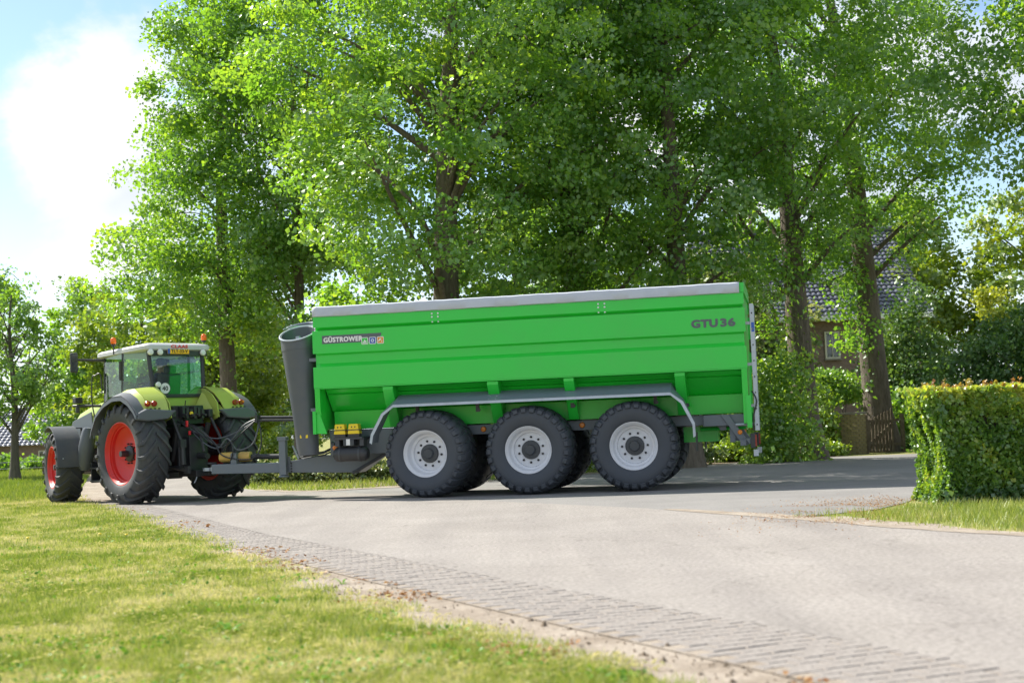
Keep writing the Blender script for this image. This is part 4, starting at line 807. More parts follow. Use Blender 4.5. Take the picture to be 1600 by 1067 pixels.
for s in (1, -1):
    q = MB(); q.tube([(1.50, 0.72*s, 2.86), (1.58, 1.02*s, 2.87), (1.60, 1.30*s, 2.88)], [0.035, 0.028, 0.02], 8); q.tube([(1.60, 1.30*s, 2.90), (1.60, 1.30*s, 2.60)], 0.016, 8); mr = q.build('mirror', M['black'], TC)
    q = MB(); q.box((1.60, 1.34*s, 2.82), (0.07, 0.16, 0.40)); q.build('mirror_housing', M['black'], mr, bevel=0.03)
    q = MB(); q.box2((1.560, 1.275*s, 2.64), (1.563, 1.405*s, 2.99)); q.build('mirror_glass', M['mirror'], mr)
    q = MB(); q.tube(smooth_path([(1.75, 0.78*s, 1.50), (1.80, 0.86*s, 2.0), (1.78, 0.86*s, 2.50), (1.72, 0.82*s, 2.57), (1.62, 0.76*s, 2.58), (1.60, 0.74*s, 2.2)]), 0.014, 8); q.build('hand_rail', M['black'], TC)
    q = MB(); q.tube([(1.7, 0.72*s, 1.95), (2.05, 1.02*s, 1.97), (2.2, 1.08*s, 1.97)], 0.03, 8); q.box((2.05, 1.05*s, 2.08), (0.14, 0.16, 0.12)); q.tube([(2.05, 1.05*s, 1.95), (2.05, 1.05*s, 1.82)], 0.045, 8); q.build('front_lamp_arm', M['black'], TC, bevel=0.02)
# rear mudguards
GP = [(0.93, 1.45), (0.86, 1.64), (0.68, 1.95), (0.40, 2.15), (0.08, 2.24), (-0.22, 2.22), (-0.48, 2.09), (-0.66, 1.92), (-0.76, 1.76)]
OP = [(0.98, 1.38), (0.92, 1.52), (0.74, 1.78), (0.43, 1.97), (0.08, 2.075), (-0.25, 2.08), (-0.52, 1.97), (-0.72, 1.82), (-0.82, 1.70)]
for s in (1, -1):
    q = MB(); A = [(x, s*(0.52+0.10*min(1, abs(i-4)/4)), z) for i, (x, z) in enumerate(GP)]; Bm = [(x-0.01, s*1.02, z-0.035-0.02*(i == 4)) for i, (x, z) in enumerate(GP)]; B = [(x-0.02, s*1.14, z-0.12) for x, z in GP]
    q.strip(A, Bm, -0.02*s); q.strip(Bm, B, -0.02*s); gf = q.build('rear_mudguard', M['seed'], TC, smooth=35)
    q = MB(); q.strip([(x-0.02, s*1.125, z-0.11) for x, z in GP], [(x, s*1.33, z-0.03) for x, z in OP], -0.025*s); q.strip([(x, s*1.33, z-0.03) for x, z in OP], [(x, s*1.335, z-0.10) for x, z in OP], -0.02*s); q.build('mudguard_extension', M['charc'], gf, smooth=40)
    q = MB(); q.prism([(s*0.48, 1.76), (s*1.12, 1.80), (s*1.30, 1.72), (s*1.33, 1.60), (s*1.1, 1.565), (s*0.66, 1.60)], 'x', -0.74, -0.84); q.build('mudguard_bumper', M['charc'], gf, bevel=0.03)
    # inner panel closing the mudguard towards the cab
    q = MB(); q.prism([(0.9, 1.55), (0.68, 1.93), (0.40, 2.13), (0.08, 2.22), (-0.22, 2.20), (-0.48, 2.07), (-0.66, 1.90), (-0.72, 1.62), (-0.3, 1.50)], 'y', s*0.52, s*0.545); q.build('mudguard_inner', M['seed'], gf)
    # sloping back panel from cab corner to lamps
    q = MB(); q.add([(-0.15, s*0.50, 2.13), (-0.60, s*0.62, 1.86), (-0.76, s*0.64, 1.74), (-0.45, s*0.40, 1.62), (-0.12, s*0.36, 1.86)], [(0, 1, 2, 3, 4)]); q.build('mudguard_gusset', M['seed'], gf)
    for yy in (1.04, 0.90):
        q = MB(); q.lathe([(0.0, -0.028), (0.05, -0.022), (0.058, 0.0), (0.058, 0.02)], 20, (-0.735, s*yy, 1.90), 'x'); q.build('tail_light', M['redlens'], gf, smooth=40)
    q = MB(); q.lathe([(0.0, -0.040), (0.022, -0.036), (0.026, -0.015)], 14, (-0.738, s*1.065, 1.91), 'x'); q.build('indicator', M['orange'], gf, smooth=40)
    for k in range(4):
        q = MB(); q.box2((-0.765, s*(0.80+0.09*k), 1.795), (-0.785, s*(0.84+0.09*k), 1.815)); q.build('vent_slot', M['blackp'], gf)
q = MB(); q.box2((-0.10, -0.50, 1.84), (-0.06, 0.50, 2.035)); q.build('rear_panel', M['seed'], TC, bevel=0.008)
# rear linkage, hydraulics
q = MB()
for i in range(6): q.box2((-0.35, -0.26+i*0.085, 1.60+0.03*(i % 2)), (-0.62, -0.20+i*0.085, 1.78+0.03*(i % 3)))
q.box2((-0.1, -0.34, 1.50), (-0.45, 0.34, 1.86)); q.tube([(-0.4, 0.05, 1.8), (-0.45, 0.05, 1.96)], 0.012, 6)
for i in range(4): q.tube([(-0.6, -0.22+i*0.14, 1.68), (-0.74, -0.22+i*0.14, 1.66)], 0.025, 8)
q.build('valve_bank', M['black'], TC, bevel=0.008)
q = MB(); q.lathe([(0.0, -0.04), (0.035, -0.03), (0.035, 0.0)], 12, (-0.65, 0.06, 1.70), 'x'); q.build('coupling_cap', M['yellow'], TC)
q = MB(); q.box2((-0.68, 0.17, 1.44), (-0.73, 0.21, 1.56)); q.box2((-0.70, 0.12, 1.28), (-0.74, 0.17, 1.36)); q.build('brake_coupling', M['redp'], TC, bevel=0.01)
for s in (1, -1):
    q = MB(); q.tube([(-0.50, s*0.42, 1.72), (-0.95, s*0.45, 1.10)], 0.03, 8); q.tube([(-0.95, s*0.45, 1.20), (-0.98, s*0.45, 0.72)], 0.05, 10); q.box((-0.95, s*0.45, 1.12), (0.10, 0.12, 0.16)); q.build('lift_rod', M['black'], TC)
    q = MB(); q.tube([(0.0, s*0.34, 0.62), (-0.6, s*0.40, 0.66), (-1.10, s*0.46, 0.62)], 0.042, 8); q.box((-1.12, s*0.46, 0.62), (0.14, 0.06, 0.14)); q.build('lower_link', M['black'], TC)
    q = MB(); q.tube([(-0.35, s*0.30, 0.80), (-0.62, s*0.34, 1.50)], 0.055, 10); q.build('lift_cylinder', M['black'], TC)
    q = MB(); q.box2((-0.30, s*0.36, 1.62), (-0.62, s*0.46, 1.78)); q.build('lift_arm', M['black'], TC, bevel=0.02)
q = MB(); q.box2((-0.4, -0.22, 0.48), (-1.05, 0.22, 0.60)); q.box2((-0.55, -0.20, 0.60), (-0.80, 0.20, 1.25)); q.box2((-1.05, -0.09, 0.50), (-1.28, 0.09, 0.56)); q.tube([(-1.24, 0, 0.50), (-1.24, 0, 0.74)], 0.03, 10); q.lathe([(0.10, 0.70), (0.10, 0.74), (0, 0.74)], 14, (-1.24, 0, 0), 'z'); q.build('pickup_hitch', M['black'], TC, bevel=0.01)
q = MB(); q.tube([(-0.5, 0.0, 1.35), (-0.95, 0.02, 1.25), (-1.02, 0.02, 0.95)], 0.035, 8); q.build('top_link', M['black'], TC)
q = MB(); q.tube([(-0.75, 0, 0.88), (-1.08, -0.02, 0.86)], 0.06, 12); q.build('pto_stub', M['black'], TC)
q = MB(); q.tube(smooth_path([(-1.0, 0.18, 0.60), (-1.02, 0.2, 0.45), (-1.0, 0.24, 0.36)]), 0.012, 6); q.build('safety_chain', M['galv'], TC)
# cab interior
q = MB(); q.box2((0.28, -0.26, 1.82), (0.80, 0.26, 1.95)); q.box((0.27, 0, 2.22), (0.13, 0.48, 0.62), rotm('Y', rad(-10))); q.box((0.20, 0, 2.60), (0.09, 0.26, 0.16), rotm('Y', rad(-10))); q.box2((0.35, -0.2, 1.62), (0.75, 0.2, 1.82)); q.build('driver_seat', M['seat'], TC, bevel=0.04)
q = MB(); ring = [Vector((1.12, 0, 2.28))+rotm('Y', rad(-35)) @ Vector((0.19*math.cos(a), 0.19*math.sin(a), 0)) for a in np.linspace(0, 2*math.pi, 25)]; q.tube(ring, 0.016, 6, caps=False); q.tube([(1.12, 0, 2.28), (1.36, 0, 1.95), (1.45, 0, 1.6)], 0.03, 8)
for a in (0, 2.1, 4.2): q.tube([Vector((1.12, 0, 2.28)), Vector((1.12, 0, 2.28))+rotm('Y', rad(-35)) @ Vector((0.19*math.cos(a), 0.19*math.sin(a), 0))], 0.012, 6)
q.build('steering_wheel', M['black'], TC)
q = MB(); q.box2((1.35, -0.4, 1.62), (1.58, 0.4, 2.02)); q.build('dashboard', M['dark'], TC, bevel=0.04)
q = MB(); q.box2((0.2, -0.60, 1.62), (1.1, -0.36, 2.10)); q.tube([(0.9, -0.45, 2.1), (1.0, -0.42, 2.35)], 0.02, 8); q.box((1.02, -0.42, 2.42), (0.05, 0.16, 0.22)); q.build('side_console', M['dark'], TC, bevel=0.03)

# ------------------------------------------------------------------ the driver, one skinned body
def skinned(name, verts, edges, radii, mats, parent=None, sub=2, root=0):
    me = bpy.data.meshes.new(name); me.from_pydata(verts, edges, []); o = link(name, me, mats, parent)
    sk = o.modifiers.new('skin', 'SKIN'); sk.use_smooth_shade = True
    if not me.skin_vertices: 
        bm = bmesh.new(); bm.from_mesh(me); bm.verts.layers.skin.verify(); bm.to_mesh(me); bm.free()
    for i, r in enumerate(radii): me.skin_vertices[0].data[i].radius = (r if isinstance(r, tuple) else (r, r))
    me.skin_vertices[0].data[root].use_root = True
    s_ = o.modifiers.new('sub', 'SUBSURF'); s_.levels = s_.render_levels = sub
    dg = bpy.context.evaluated_depsgraph_get(); m2 = bpy.data.meshes.new_from_object(o.evaluated_get(dg)); o.modifiers.clear(); o.data = m2
    return o
DR = empty('person', (0, 0, 0)); DR.matrix_world = Matrix.Translation((-6.71, 28.22, 0)) @ Matrix.Rotation(rad(134), 4, 'Z') @ Matrix.Translation((0.52, 0.0, 1.95))
tag(DR, 'driver in a dark navy jacket sitting in the tractor cab', 'person')
V = [(0, 0, 0.10), (-0.03, 0, 0.28), (-0.05, 0, 0.45), (-0.03, 0, 0.56), (0.0, 0, 0.64), (0.03, 0, 0.75), (0.04, 0, 0.84),
     (-0.04, 0.17, 0.52), (0.06, 0.27, 0.32), (0.34, 0.22, 0.34), (0.50, 0.15, 0.36),
     (-0.04, -0.17, 0.52), (0.04, -0.28, 0.30), (0.30, -0.26, 0.30), (0.44, -0.22, 0.33),
     (0.06, 0.10, 0.08), (0.46, 0.13, 0.10), (0.58, 0.12, -0.20), (0.66, 0.12, -0.28),
     (0.06, -0.10, 0.08), (0.46, -0.13, 0.10), (0.58, -0.12, -0.20), (0.66, -0.12, -0.28)]
Ed = [(0, 1), (1, 2), (2, 3), (3, 4), (4, 5), (5, 6), (3, 7), (7, 8), (8, 9), (9, 10), (3, 11), (11, 12), (12, 13), (13, 14), (0, 15), (15, 16), (16, 17), (17, 18), (0, 19), (19, 20), (20, 21), (21, 22)]
Ra = [(0.14, 0.16), (0.12, 0.16), (0.13, 0.18), (0.09, 0.11), 0.06, (0.10, 0.085), (0.09, 0.075), 0.075, 0.055, 0.045, 0.035, 0.075, 0.055, 0.045, 0.035, 0.09, 0.07, 0.055, 0.05, 0.09, 0.07, 0.055, 0.05]
body = skinned('body', V, Ed, Ra, [M['jacket'], M['skin']], DR)
for p in body.data.polygons:
    c = p.center; p.material_index = 1 if (c.z > 0.60 or (c.x > 0.40 and c.z > 0.27)) else 0
def head_detail():
    b = MB(); hc = Vector((0.04, 0, 0.79))
    for i in range(7):
        pass
    b.lathe([(0.0, 0.135), (0.05, 0.128), (0.09, 0.10), (0.105, 0.06), (0.108, 0.02), (0.10, -0.02)], 18, (0.025, 0, 0.775), 'z'); b.build('hair', M['hair'], DR, smooth=60)
    b = MB(); b.add([(0.135, 0.018, 0.765), (0.135, -0.018, 0.765), (0.13, 0, 0.815), (0.165, 0, 0.768)], [(0, 1, 3), (1, 2, 3), (2, 0, 3)]); b.build('nose', M['skin'], DR)
    for s in (1, -1):
        b = MB(); b.lathe([(0, -0.012), (0.03, -0.006), (0.03, 0.006), (0, 0.012)], 10, (0.03, s*0.098, 0.775)); b.build('ear', M['skin'], DR, smooth=60)
        b = MB(); b.lathe([(0, -0.008), (0.010, 0), (0, 0.008)], 8, (0.128, s*0.035, 0.805), 'x'); b.build('eye', M['blackp'], DR)
        hand = Vector((0.50, 0.15, 0.36)) if s > 0 else Vector((0.44, -0.22, 0.33))
        b = MB()
        for k in range(4):
            yo = (-0.03+0.02*k); b.tube([hand+Vector((0.02, yo, 0.01)), hand+Vector((0.07, yo, 0.02)), hand+Vector((0.085, yo, -0.015)), hand+Vector((0.065, yo, -0.035))], [0.011, 0.010, 0.009, 0.008], 6)
        b.tube([hand+Vector((0.0, -s*0.03, 0.0)), hand+Vector((0.04, -s*0.05, -0.01)), hand+Vector((0.06, -s*0.03, -0.025))], [0.012, 0.010, 0.009], 6); b.build('fingers', M['skin'], DR, smooth=60)
head_detail()

# ================================================================== trees and shrubs
def limb_path(a, b, rng, sag=0.25):
    a, b = Vector(a), Vector(b); d = b-a; m = a.lerp(b, 0.5)+Vector((rng.normal()*0.12, rng.normal()*0.12, 0.10+sag*0.25))*d.length*0.5
    return smooth_path([a, m, b], 5)
def tree(name, label, x, y, tr, H, env, nc, lp, ls, mat, seed, lean=(0, 0), bark='bark', group=None, nlimb=14, clump=(0.75, 0.42), fork=None, inner=0.25, shift=(0, 0), tint0=0.45, cat='tree', trunk_top=0.9, sprouts=0, extra=(), squash=1.0):
    rng = np.random.default_rng(seed); root = empty(name, (x, y, -0.03)); tag(root, label, cat, group)
    zs = [e[0] for e in env]; rs = [e[1] for e in env]
    nT = 14; path = []; rad_ = []
    for i in range(nT+1):
        t = i/nT; z = t*H*trunk_top
        path.append((lean[0]*t*t*0.5+lean[0]*t*0.5+0.10*math.sin(seed+t*7)*t, lean[1]*t+0.10*math.cos(seed*2+t*6)*t, z))
        rad_.append(max(0.03, tr*(1-0.86*t)*(1+0.5*math.exp(-z/0.35))))
    def tp(z):
        t = min(max(z/(H*trunk_top), 0), 1); i = min(int(t*nT), nT-1); f = t*nT-i
        return Vector(path[i]).lerp(Vector(path[i+1]), f)
    b = MB(); b.tube(path, rad_, 14); tk = b.build('trunk', M[bark], root, smooth=60)
    # clump centres
    W = np.maximum(np.array(rs), 0.05); zz = rng.uniform(zs[0], zs[-1], nc*4); keep = rng.random(nc*4) < (np.interp(zz, zs, W)/W.max())**1.6; zz = zz[keep][:nc]
    while len(zz) < nc: zz = np.concatenate([zz, rng.uniform(zs[0], zs[-1], nc-len(zz))])
    R = np.interp(zz, zs, W); an = rng.uniform(0, 2*np.pi, nc); rho = R*(inner+(1-inner)*rng.random(nc)**0.6)*(0.86+0.28*np.sin(an*3+seed)*np.sin(zz*0.9+seed))
    C = np.stack([rho*np.cos(an), rho*np.sin(an)*squash, zz], 1)
    for i in range(nc):
        p = tp(zz[i]); C[i, 0] += p.x+shift[0]; C[i, 1] += p.y+shift[1]
    if len(extra): C = np.concatenate([C, np.array(extra, dtype=float)-np.array([x, y, 0])]); nc = len(C); zz = C[:, 2]
    # limbs reach out to spread clumps
    order = rng.permutation(nc)[:nlimb]
    for i in order:
        e = C[i]; out = math.hypot(e[0], e[1]); z0 = max(zs[0]*0.55+0.4, e[2]-0.55*out-0.8); p = tp(min(z0, H*trunk_top*0.95))
        q = MB(); pp = limb_path(p, e, rng); r0_ = min(0.36*tr*(1-0.6*z0/H), 0.10); q.tube(pp, [max(0.012, r0_*(1-0.9*k/(len(pp)-1))) for k in range(len(pp))], 7, caps=False)
        for k in range(3):
            j = rng.integers(0, nc); f_ = pp[rng.integers(4, 9)]; dv = Vector(C[j])-f_
            if dv.length < 2.5: q.tube(limb_path(f_, C[j], rng), [0.03, 0.028, 0.024, 0.02, 0.018, 0.016, 0.014, 0.012, 0.010, 0.008, 0.006], 5, caps=False)
        q.build('limb', M[bark], root, smooth=60)
    cnt = (lp*(0.55+0.9*rng.random(nc))).astype(int); idx = np.repeat(np.arange(nc), cnt); n = len(idx)
    off = rng.normal(size=(n, 3)); off /= np.maximum(np.linalg.norm(off, axis=1, keepdims=True), 1e-6); off *= rng.random((n, 1))**0.45
    sc = (clump[0]*(0.65+0.7*rng.random(nc)))[idx, None]; off *= np.concatenate([sc, sc, sc*clump[1]/clump[0]], 1); off[:, 2] -= 0.35*clump[1]*(off[:, 0]**2+off[:, 1]**2)/clump[0]**2
    Pn = C[idx]+off
    if sprouts:
        m = sprouts; zt = rng.uniform(1.5, zs[0]+1.5, m//25); zi = np.repeat(zt, 25); ai = np.repeat(rng.uniform(0, 6.28, m//25), 25); tpos = np.array([tp(z)[:] for z in zi]); rr = tr*0.8
        sp = tpos+np.stack([np.cos(ai)*rr, np.sin(ai)*rr, np.zeros(len(zi))], 1)+rng.normal(size=(len(zi), 3))*np.array([0.16, 0.16, 0.24]); Pn = np.concatenate([Pn, sp]); idx = np.concatenate([idx, np.zeros(len(sp), int)]); n = len(Pn)
    ct = rng.normal(0, 0.16, nc); tint = np.clip(tint0+ct[idx]+rng.normal(0, 0.17, n), 0, 1)
    cn = rng.normal(size=(nc, 3))*0.8+np.array([0, 0, 0.7])+C*np.array([0.12, 0.12, 0.0])
    v, tr_, tt = leaf_arrays(Pn, ls*(0.5+1.0*rng.random(n)**1.3), tint, rng, bias=cn[idx])
    tag(fast_mesh('crown', v, tr_, tt, M[mat], root), kind='stuff'); return root
G = 'tall lime trees in a row behind the trailer'
envA = [(3.9, 0.8), (4.6, 2.3), (5.4, 3.4), (6.3, 4.1), (7.7, 4.3), (8.6, 3.3), (9.6, 3.0), (11.2, 2.6), (13.6, 2.0), (15.5, 1.5), (18, 0.5)]
envT = [(3.4, 1.4), (4.6, 3.4), (6.5, 4.6), (9.0, 4.9), (12, 4.8), (14.5, 4.0), (17, 2.4), (18.6, 0.6)]
envR = [(4.8, 0.9), (6.2, 2.8), (8.0, 4.1), (10.5, 4.7), (13, 4.6), (15.5, 3.4), (18, 0.9)]
tree('lime_tree', 'slender lime tree rising behind the tractor cab', -8.78, 44.0, 0.30, 18.5, envA, 300, 165, 0.12, 'lime', 3, lean=(-0.3, 0), group=G, tint0=0.52, inner=0.2, sprouts=250)
tree('lime_tree', 'lime tree standing between the tractor and the front of the trailer', -6.3, 41.8, 0.20, 18, [(3.4, 0.8), (4.6, 1.7), (6.5, 2.3), (8.0, 3.0), (10, 3.6), (13, 3.6), (16, 2.4), (18, 0.6)], 330, 160, 0.118, 'lime', 5, lean=(0.2, 0), group=G, tint0=0.42, shift=(0, 0))
tree('lime_tree', 'broad leaning lime tree above the front half of the trailer', -1.70, 34.5, 0.42, 18, envT, 540, 160, 0.116, 'lime', 8, lean=(0.9, 0), group=G, tint0=0.55, nlimb=20, inner=0.3)
tree('lime_tree', 'lime tree directly above the middle of the trailer', 1.77, 37.5, 0.40, 18, envT, 420, 158, 0.116, 'lime', 13, lean=(-0.4, 0), group=G, tint0=0.45, nlimb=20, squash=0.75)
tree('lime_tree', 'lime tree whose bare trunk shows above the rear of the trailer', 4.33, 36.2, 0.33, 18, envT, 380, 158, 0.116, 'lime', 17, lean=(-0.3, 0), group=G, tint0=0.42, nlimb=18, squash=0.75)
tree('lime_tree', 'lime tree with its thick trunk just right of the trailer ladder', 7.94, 38.8, 0.385, 18, envR, 290, 158, 0.116, 'lime', 23, lean=(-0.8, 0), group=G, tint0=0.40, nlimb=18, squash=0.75, sprouts=500, trunk_top=0.95, clump=(0.75, 0.42), extra=[(6.9+0.25*math.sin(k*2.1), 38.2, 3.6+k*0.42) for k in range(7)])
tree('lime_tree', 'lime tree with the thick trunk behind the brick gate pillar', 11.23, 43.9, 0.46, 18.5, envR, 270, 155, 0.12, 'lime', 29, lean=(-1.1, 0), group=G, tint0=0.38, nlimb=18, squash=0.75, sprouts=500, trunk_top=0.95, extra=[(10.35+0.2*math.sin(k*1.7)-0.03*k, 43.2, 3.4+k*0.5) for k in range(5)])
tree('lime_tree', 'lime tree reaching in from the right edge with drooping branches', 14.9, 33.5, 0.34, 17, [(4.8, 1.0), (6.0, 2.9), (8.0, 4.2), (10.5, 4.8), (14, 3.8), (17, 0.8)], 400, 155, 0.12, 'lime', 31, group=G, tint0=0.5, nlimb=16)
# left and far background
tree('oak_tree', 'dark open-crowned tree at the left edge in front of the farmhouse', -18.3, 52, 0.17, 7.6, [(2.2, 0.6), (3.0, 1.6), (4.4, 2.2), (5.6, 1.9), (6.6, 1.3), (7.4, 0.3)], 80, 85, 0.13, 'midleaf', 37, bark='bark2', inner=0.15, nlimb=16, clump=(0.5, 0.32), group='background trees')
tree('oak_tree', 'taller round tree cut by the left edge of the picture', -21.6, 57, 0.24, 10.5, [(3.6, 0.8), (4.8, 2.0), (6.6, 2.4), (8.2, 1.8), (9.3, 0.4)], 100, 90, 0.15, 'midleaf', 41, bark='bark2', group='background trees')
yg = [(0.6, 1.2), (2.0, 2.8), (4.0, 3.6), (6.0, 3.2), (8.0, 2.2), (9.6, 0.5)]
tree('maple_tree', 'yellow-green maple behind the tractor mirror', -16.6, 64, 0.22, 10.2, yg, 190, 95, 0.19, 'yellowleaf', 43, bark='bark2', tint0=0.35, group='background trees')
tree('maple_tree', 'yellow-green maple behind the tractor cab roof', -12.9, 61, 0.22, 9.0, yg, 190, 95, 0.19, 'yellowleaf', 47, bark='bark2', tint0=0.4, group='background trees')
tree('maple_tree', 'yellow-green maple between the cab and the auger tubes', -12.2, 66, 0.22, 9.0, [(0.8, 0.6), (2.2, 1.5), (4.0, 1.9), (6.0, 1.9), (8.0, 1.4), (9.0, 0.5)], 170, 95, 0.19, 'yellowleaf', 53, bark='bark2', tint0=0.45, group='background trees')
tree('maple_tree', 'green tree in the gap beside the leftmost yellow-green maple', -21.0, 70, 0.25, 9.5, yg, 170, 90, 0.20, 'midleaf', 59, bark='bark2', tint0=0.5, group='background trees')
for i, (px_, py_, hh) in enumerate(((-17.6, 108, 6.8), (-14.6, 116, 7.6), (-20.5, 120, 8.0))):
    tree('birch_tree', ['pale distant tree seen left of the drawbar support leg', 'pale distant tree seen behind the grey auger tube', 'pale distant tree seen over the tractor mudguard'][i], px_, py_, 0.16, hh, [(0.8, 0.6), (2.2, 2.2), (4.5, 2.4), (6.2, 1.5), (hh, 0.3)], 80, 70, 0.26, 'bluegreen', 61+i, bark='bark2', tint0=0.75, group='background trees')
for i, (px_, py_, hh, mt, lab) in enumerate((
        (3.2, 56, 12, 'midleaf', 'tall tree in the second row behind the middle limes'),
        (0.2, 60, 12.0, 'midleaf', 'tall tree in the second row behind the front of the trailer'),
        (7.6, 52, 8.0, 'variegated', 'pale bushy tree left of the thick trunk beside the house'),
        (17.5, 62, 10.5, 'yellowleaf', 'yellow-green tree behind the dark evergreen shrubs'),
        (22.0, 60, 11.0, 'yellowleaf', 'yellow-green tree at the right edge behind the hedge'),
        (13.0, 72, 13.0, 'midleaf', 'tall tree behind the brick house'),
        (20.0, 74, 13.0, 'midleaf', 'tall tree right of the brick house roof'))):
    tree('background_tree', lab, px_, py_, 0.25, hh, [(0.8, 1.0), (2.5, 2.8), (hh*0.45, 3.6), (hh*0.7, 3.0), (hh*0.9, 1.6), (hh, 0.4)], 170, 90, 0.20, mt, 71+i, bark='bark2', tint0=0.4, group='background trees')

def bush(name, label, x, y, rx, ry, h, nc, lp, ls, mat, seed, cl=(0.28, 0.2), tint0=0.45, cat='shrub', group=None, z0=0.0, stems=5):
    rng = np.random.default_rng(seed); root = empty(name, (x, y, -0.02)); tag(root, label, cat, group)
    d = rng.normal(size=(nc, 3)); d[:, 2] = np.abs(d[:, 2]); d /= np.linalg.norm(d, axis=1, keepdims=True); rr = rng.random((nc, 1))**0.35
    wob = 1+0.16*np.sin(d[:, :1]*5+seed)*np.cos(d[:, 1:2]*4+seed)
    C = d*rr*wob*np.array([rx, ry, h-z0-0.1]); C[:, 2] += z0+0.05
    cnt = (lp*(0.6+0.8*rng.random(nc))).astype(int); idx = np.repeat(np.arange(nc), cnt); n = len(idx)
    off = rng.normal(size=(n, 3))*np.array([cl[0], cl[0], cl[1]])*0.6; P_ = C[idx]+off; P_[:, 2] = np.maximum(P_[:, 2], 0.02)
    tint = np.clip(tint0+rng.normal(0, 0.15, nc)[idx]+rng.normal(0, 0.17, n), 0, 1)
    v, t_, tt = leaf_arrays(P_, ls*(0.65+0.7*rng.random(n)), tint, rng); tag(fast_mesh('foliage', v, t_, tt, M[mat], root), kind='stuff')
    for k in range(stems):
        e = C[rng.integers(0, nc)]; q = MB(); pp = limb_path((e[0]*0.15, e[1]*0.15, -0.02), e, rng); q.tube(pp, [max(0.006, 0.03*(1-k2/len(pp))) for k2 in range(len(pp))], 5); q.build('stem', M['bark2'], root)
    return root
SH = 'shrubs under the trees'
bush('broadleaf_shrub', 'tall bright shrub in front of the thick trunk beside the trailer ladder', 7.0, 37.7, 1.15, 0.6, 3.3, 85, 75, 0.12, 'midleaf', 101, cl=(0.4, 0.25), group=SH, tint0=0.75)
bush('broadleaf_shrub', 'thin leafy shrub between the thick trunk and the brick pillar', 9.15, 43.0, 0.75, 0.6, 2.3, 45, 60, 0.13, 'yellowleaf', 102, cl=(0.35, 0.25), group=SH, tint0=0.2)
bush('maple_shrub', 'layered maple shrub rising behind the brick gate pillar', 10.0, 45.0, 1.0, 0.7, 2.9, 50, 60, 0.11, 'midleaf', 103, cl=(0.45, 0.12), group=SH, z0=1.5)
bush('conifer', 'narrow black-green conifer right beside the thick trunk', 9.0, 46.5, 0.42, 0.42, 4.2, 90, 50, 0.10, 'darkleaf', 104, cl=(0.2, 0.3), group=SH)
for i, (x, y, rx, h, lab) in enumerate(((2.6, 36.6, 0.9, 0.75, 'low yellow-green ground cover seen under the trailer rear axle'), (4.6, 38.3, 0.95, 0.85, 'low yellow-green shrub right behind the rear mud flap'), (6.1, 39.8, 0.9, 0.7, 'low yellow-green shrub below the trailer tail light'), (7.6, 41.0, 0.9, 0.65, 'low pale shrub at the foot of the thick trunk'), (8.9, 41.6, 0.7, 0.45, 'low ground cover next to the brick pillar'), (0.8, 35.0, 0.9, 0.6, 'low green plants seen between the middle and rear wheels'))):
    bush('ground_cover', lab, x, y, rx, 0.5, h, 45, 60, 0.10, 'variegated' if i % 2 else 'yellowleaf', 110+i, cl=(0.25, 0.14), group='ground cover along the side road', tint0=0.25, stems=2)
for i in range(9):
    x = -6.6+i*0.62; y = 36.4-0.10*i
    bush('hedge_plant', ['leftmost', 'second', 'third', 'fourth', 'fifth', 'sixth', 'seventh', 'eighth', 'last'][i]+' plant from the left in the low pale hedge behind the drawbar', x, y, 0.42, 0.4, 0.62+0.06*math.sin(i*2.1), 26, 55, 0.085, 'variegated', 130+i, cl=(0.16, 0.12), group='low hedge behind the drawbar', tint0=0.6, stems=2)
bush('golden_shrub', 'round golden-green shrub behind the drive shaft', -9.1, 58, 1.5, 1.0, 1.7, 50, 60, 0.15, 'yellowleaf', 145, cl=(0.4, 0.25), tint0=0.5)
bush('rhododendron', 'grey-green evergreen shrub right of the thick trunk by the gate', 13.6, 48.5, 1.5, 1.2, 5.6, 200, 80, 0.13, 'darkleaf', 150, cl=(0.45, 0.3), tint0=0.85, group='evergreen shrubs')
bush('japanese_maple', 'dark green dome of maple foliage behind the hedge', 14.6, 41.5, 2.5, 1.8, 4.1, 260, 85, 0.12, 'darkleaf', 151, cl=(0.5, 0.18), tint0=0.6, group='evergreen shrubs', cat='shrub')
bush('evergreen_shrub', 'dark evergreen shrub at the right edge above the hedge', 19.2, 46, 2.4, 1.6, 5.2, 180, 80, 0.14, 'darkleaf', 152, cl=(0.5, 0.25), tint0=0.7, group='evergreen shrubs')
bush('golden_shrub', 'bright yellow shrub tip showing above the dark maple dome', 17.0, 50, 0.6, 0.5, 5.55, 26, 50, 0.12, 'yellowleaf', 153, cl=(0.25, 0.2), tint0=1.0, z0=4.2, stems=3)
bush('lilac_shrub', 'green shrub closing the view under the trees left of the house', 5.6, 48, 2.4, 1.2, 3.4, 120, 70, 0.16, 'midleaf', 154, cl=(0.5, 0.3), group=SH)
bush('lilac_shrub', 'green shrub closing the view between the trailer wheels', -0.2, 44, 2.6, 1.2, 2.6, 120, 70, 0.15, 'midleaf', 155, cl=(0.5, 0.3), group=SH)
bush('lilac_shrub', 'green shrub in the shade behind the wooden gate', 12.3, 46.5, 1.3, 0.8, 1.9, 60, 60, 0.13, 'midleaf', 156, cl=(0.35, 0.25), group=SH)
for i in range(4):
    bush('garden_hedge', ['leftmost', 'second', 'third', 'rightmost'][i]+' rounded plant of the low hedge in front of the farmhouse', -29.0+i*2.0, 76-0.3*i, 1.1, 0.8, 0.75, 40, 60, 0.2, 'midleaf', 160+i, cl=(0.35, 0.25), group='farmhouse hedge', stems=1)

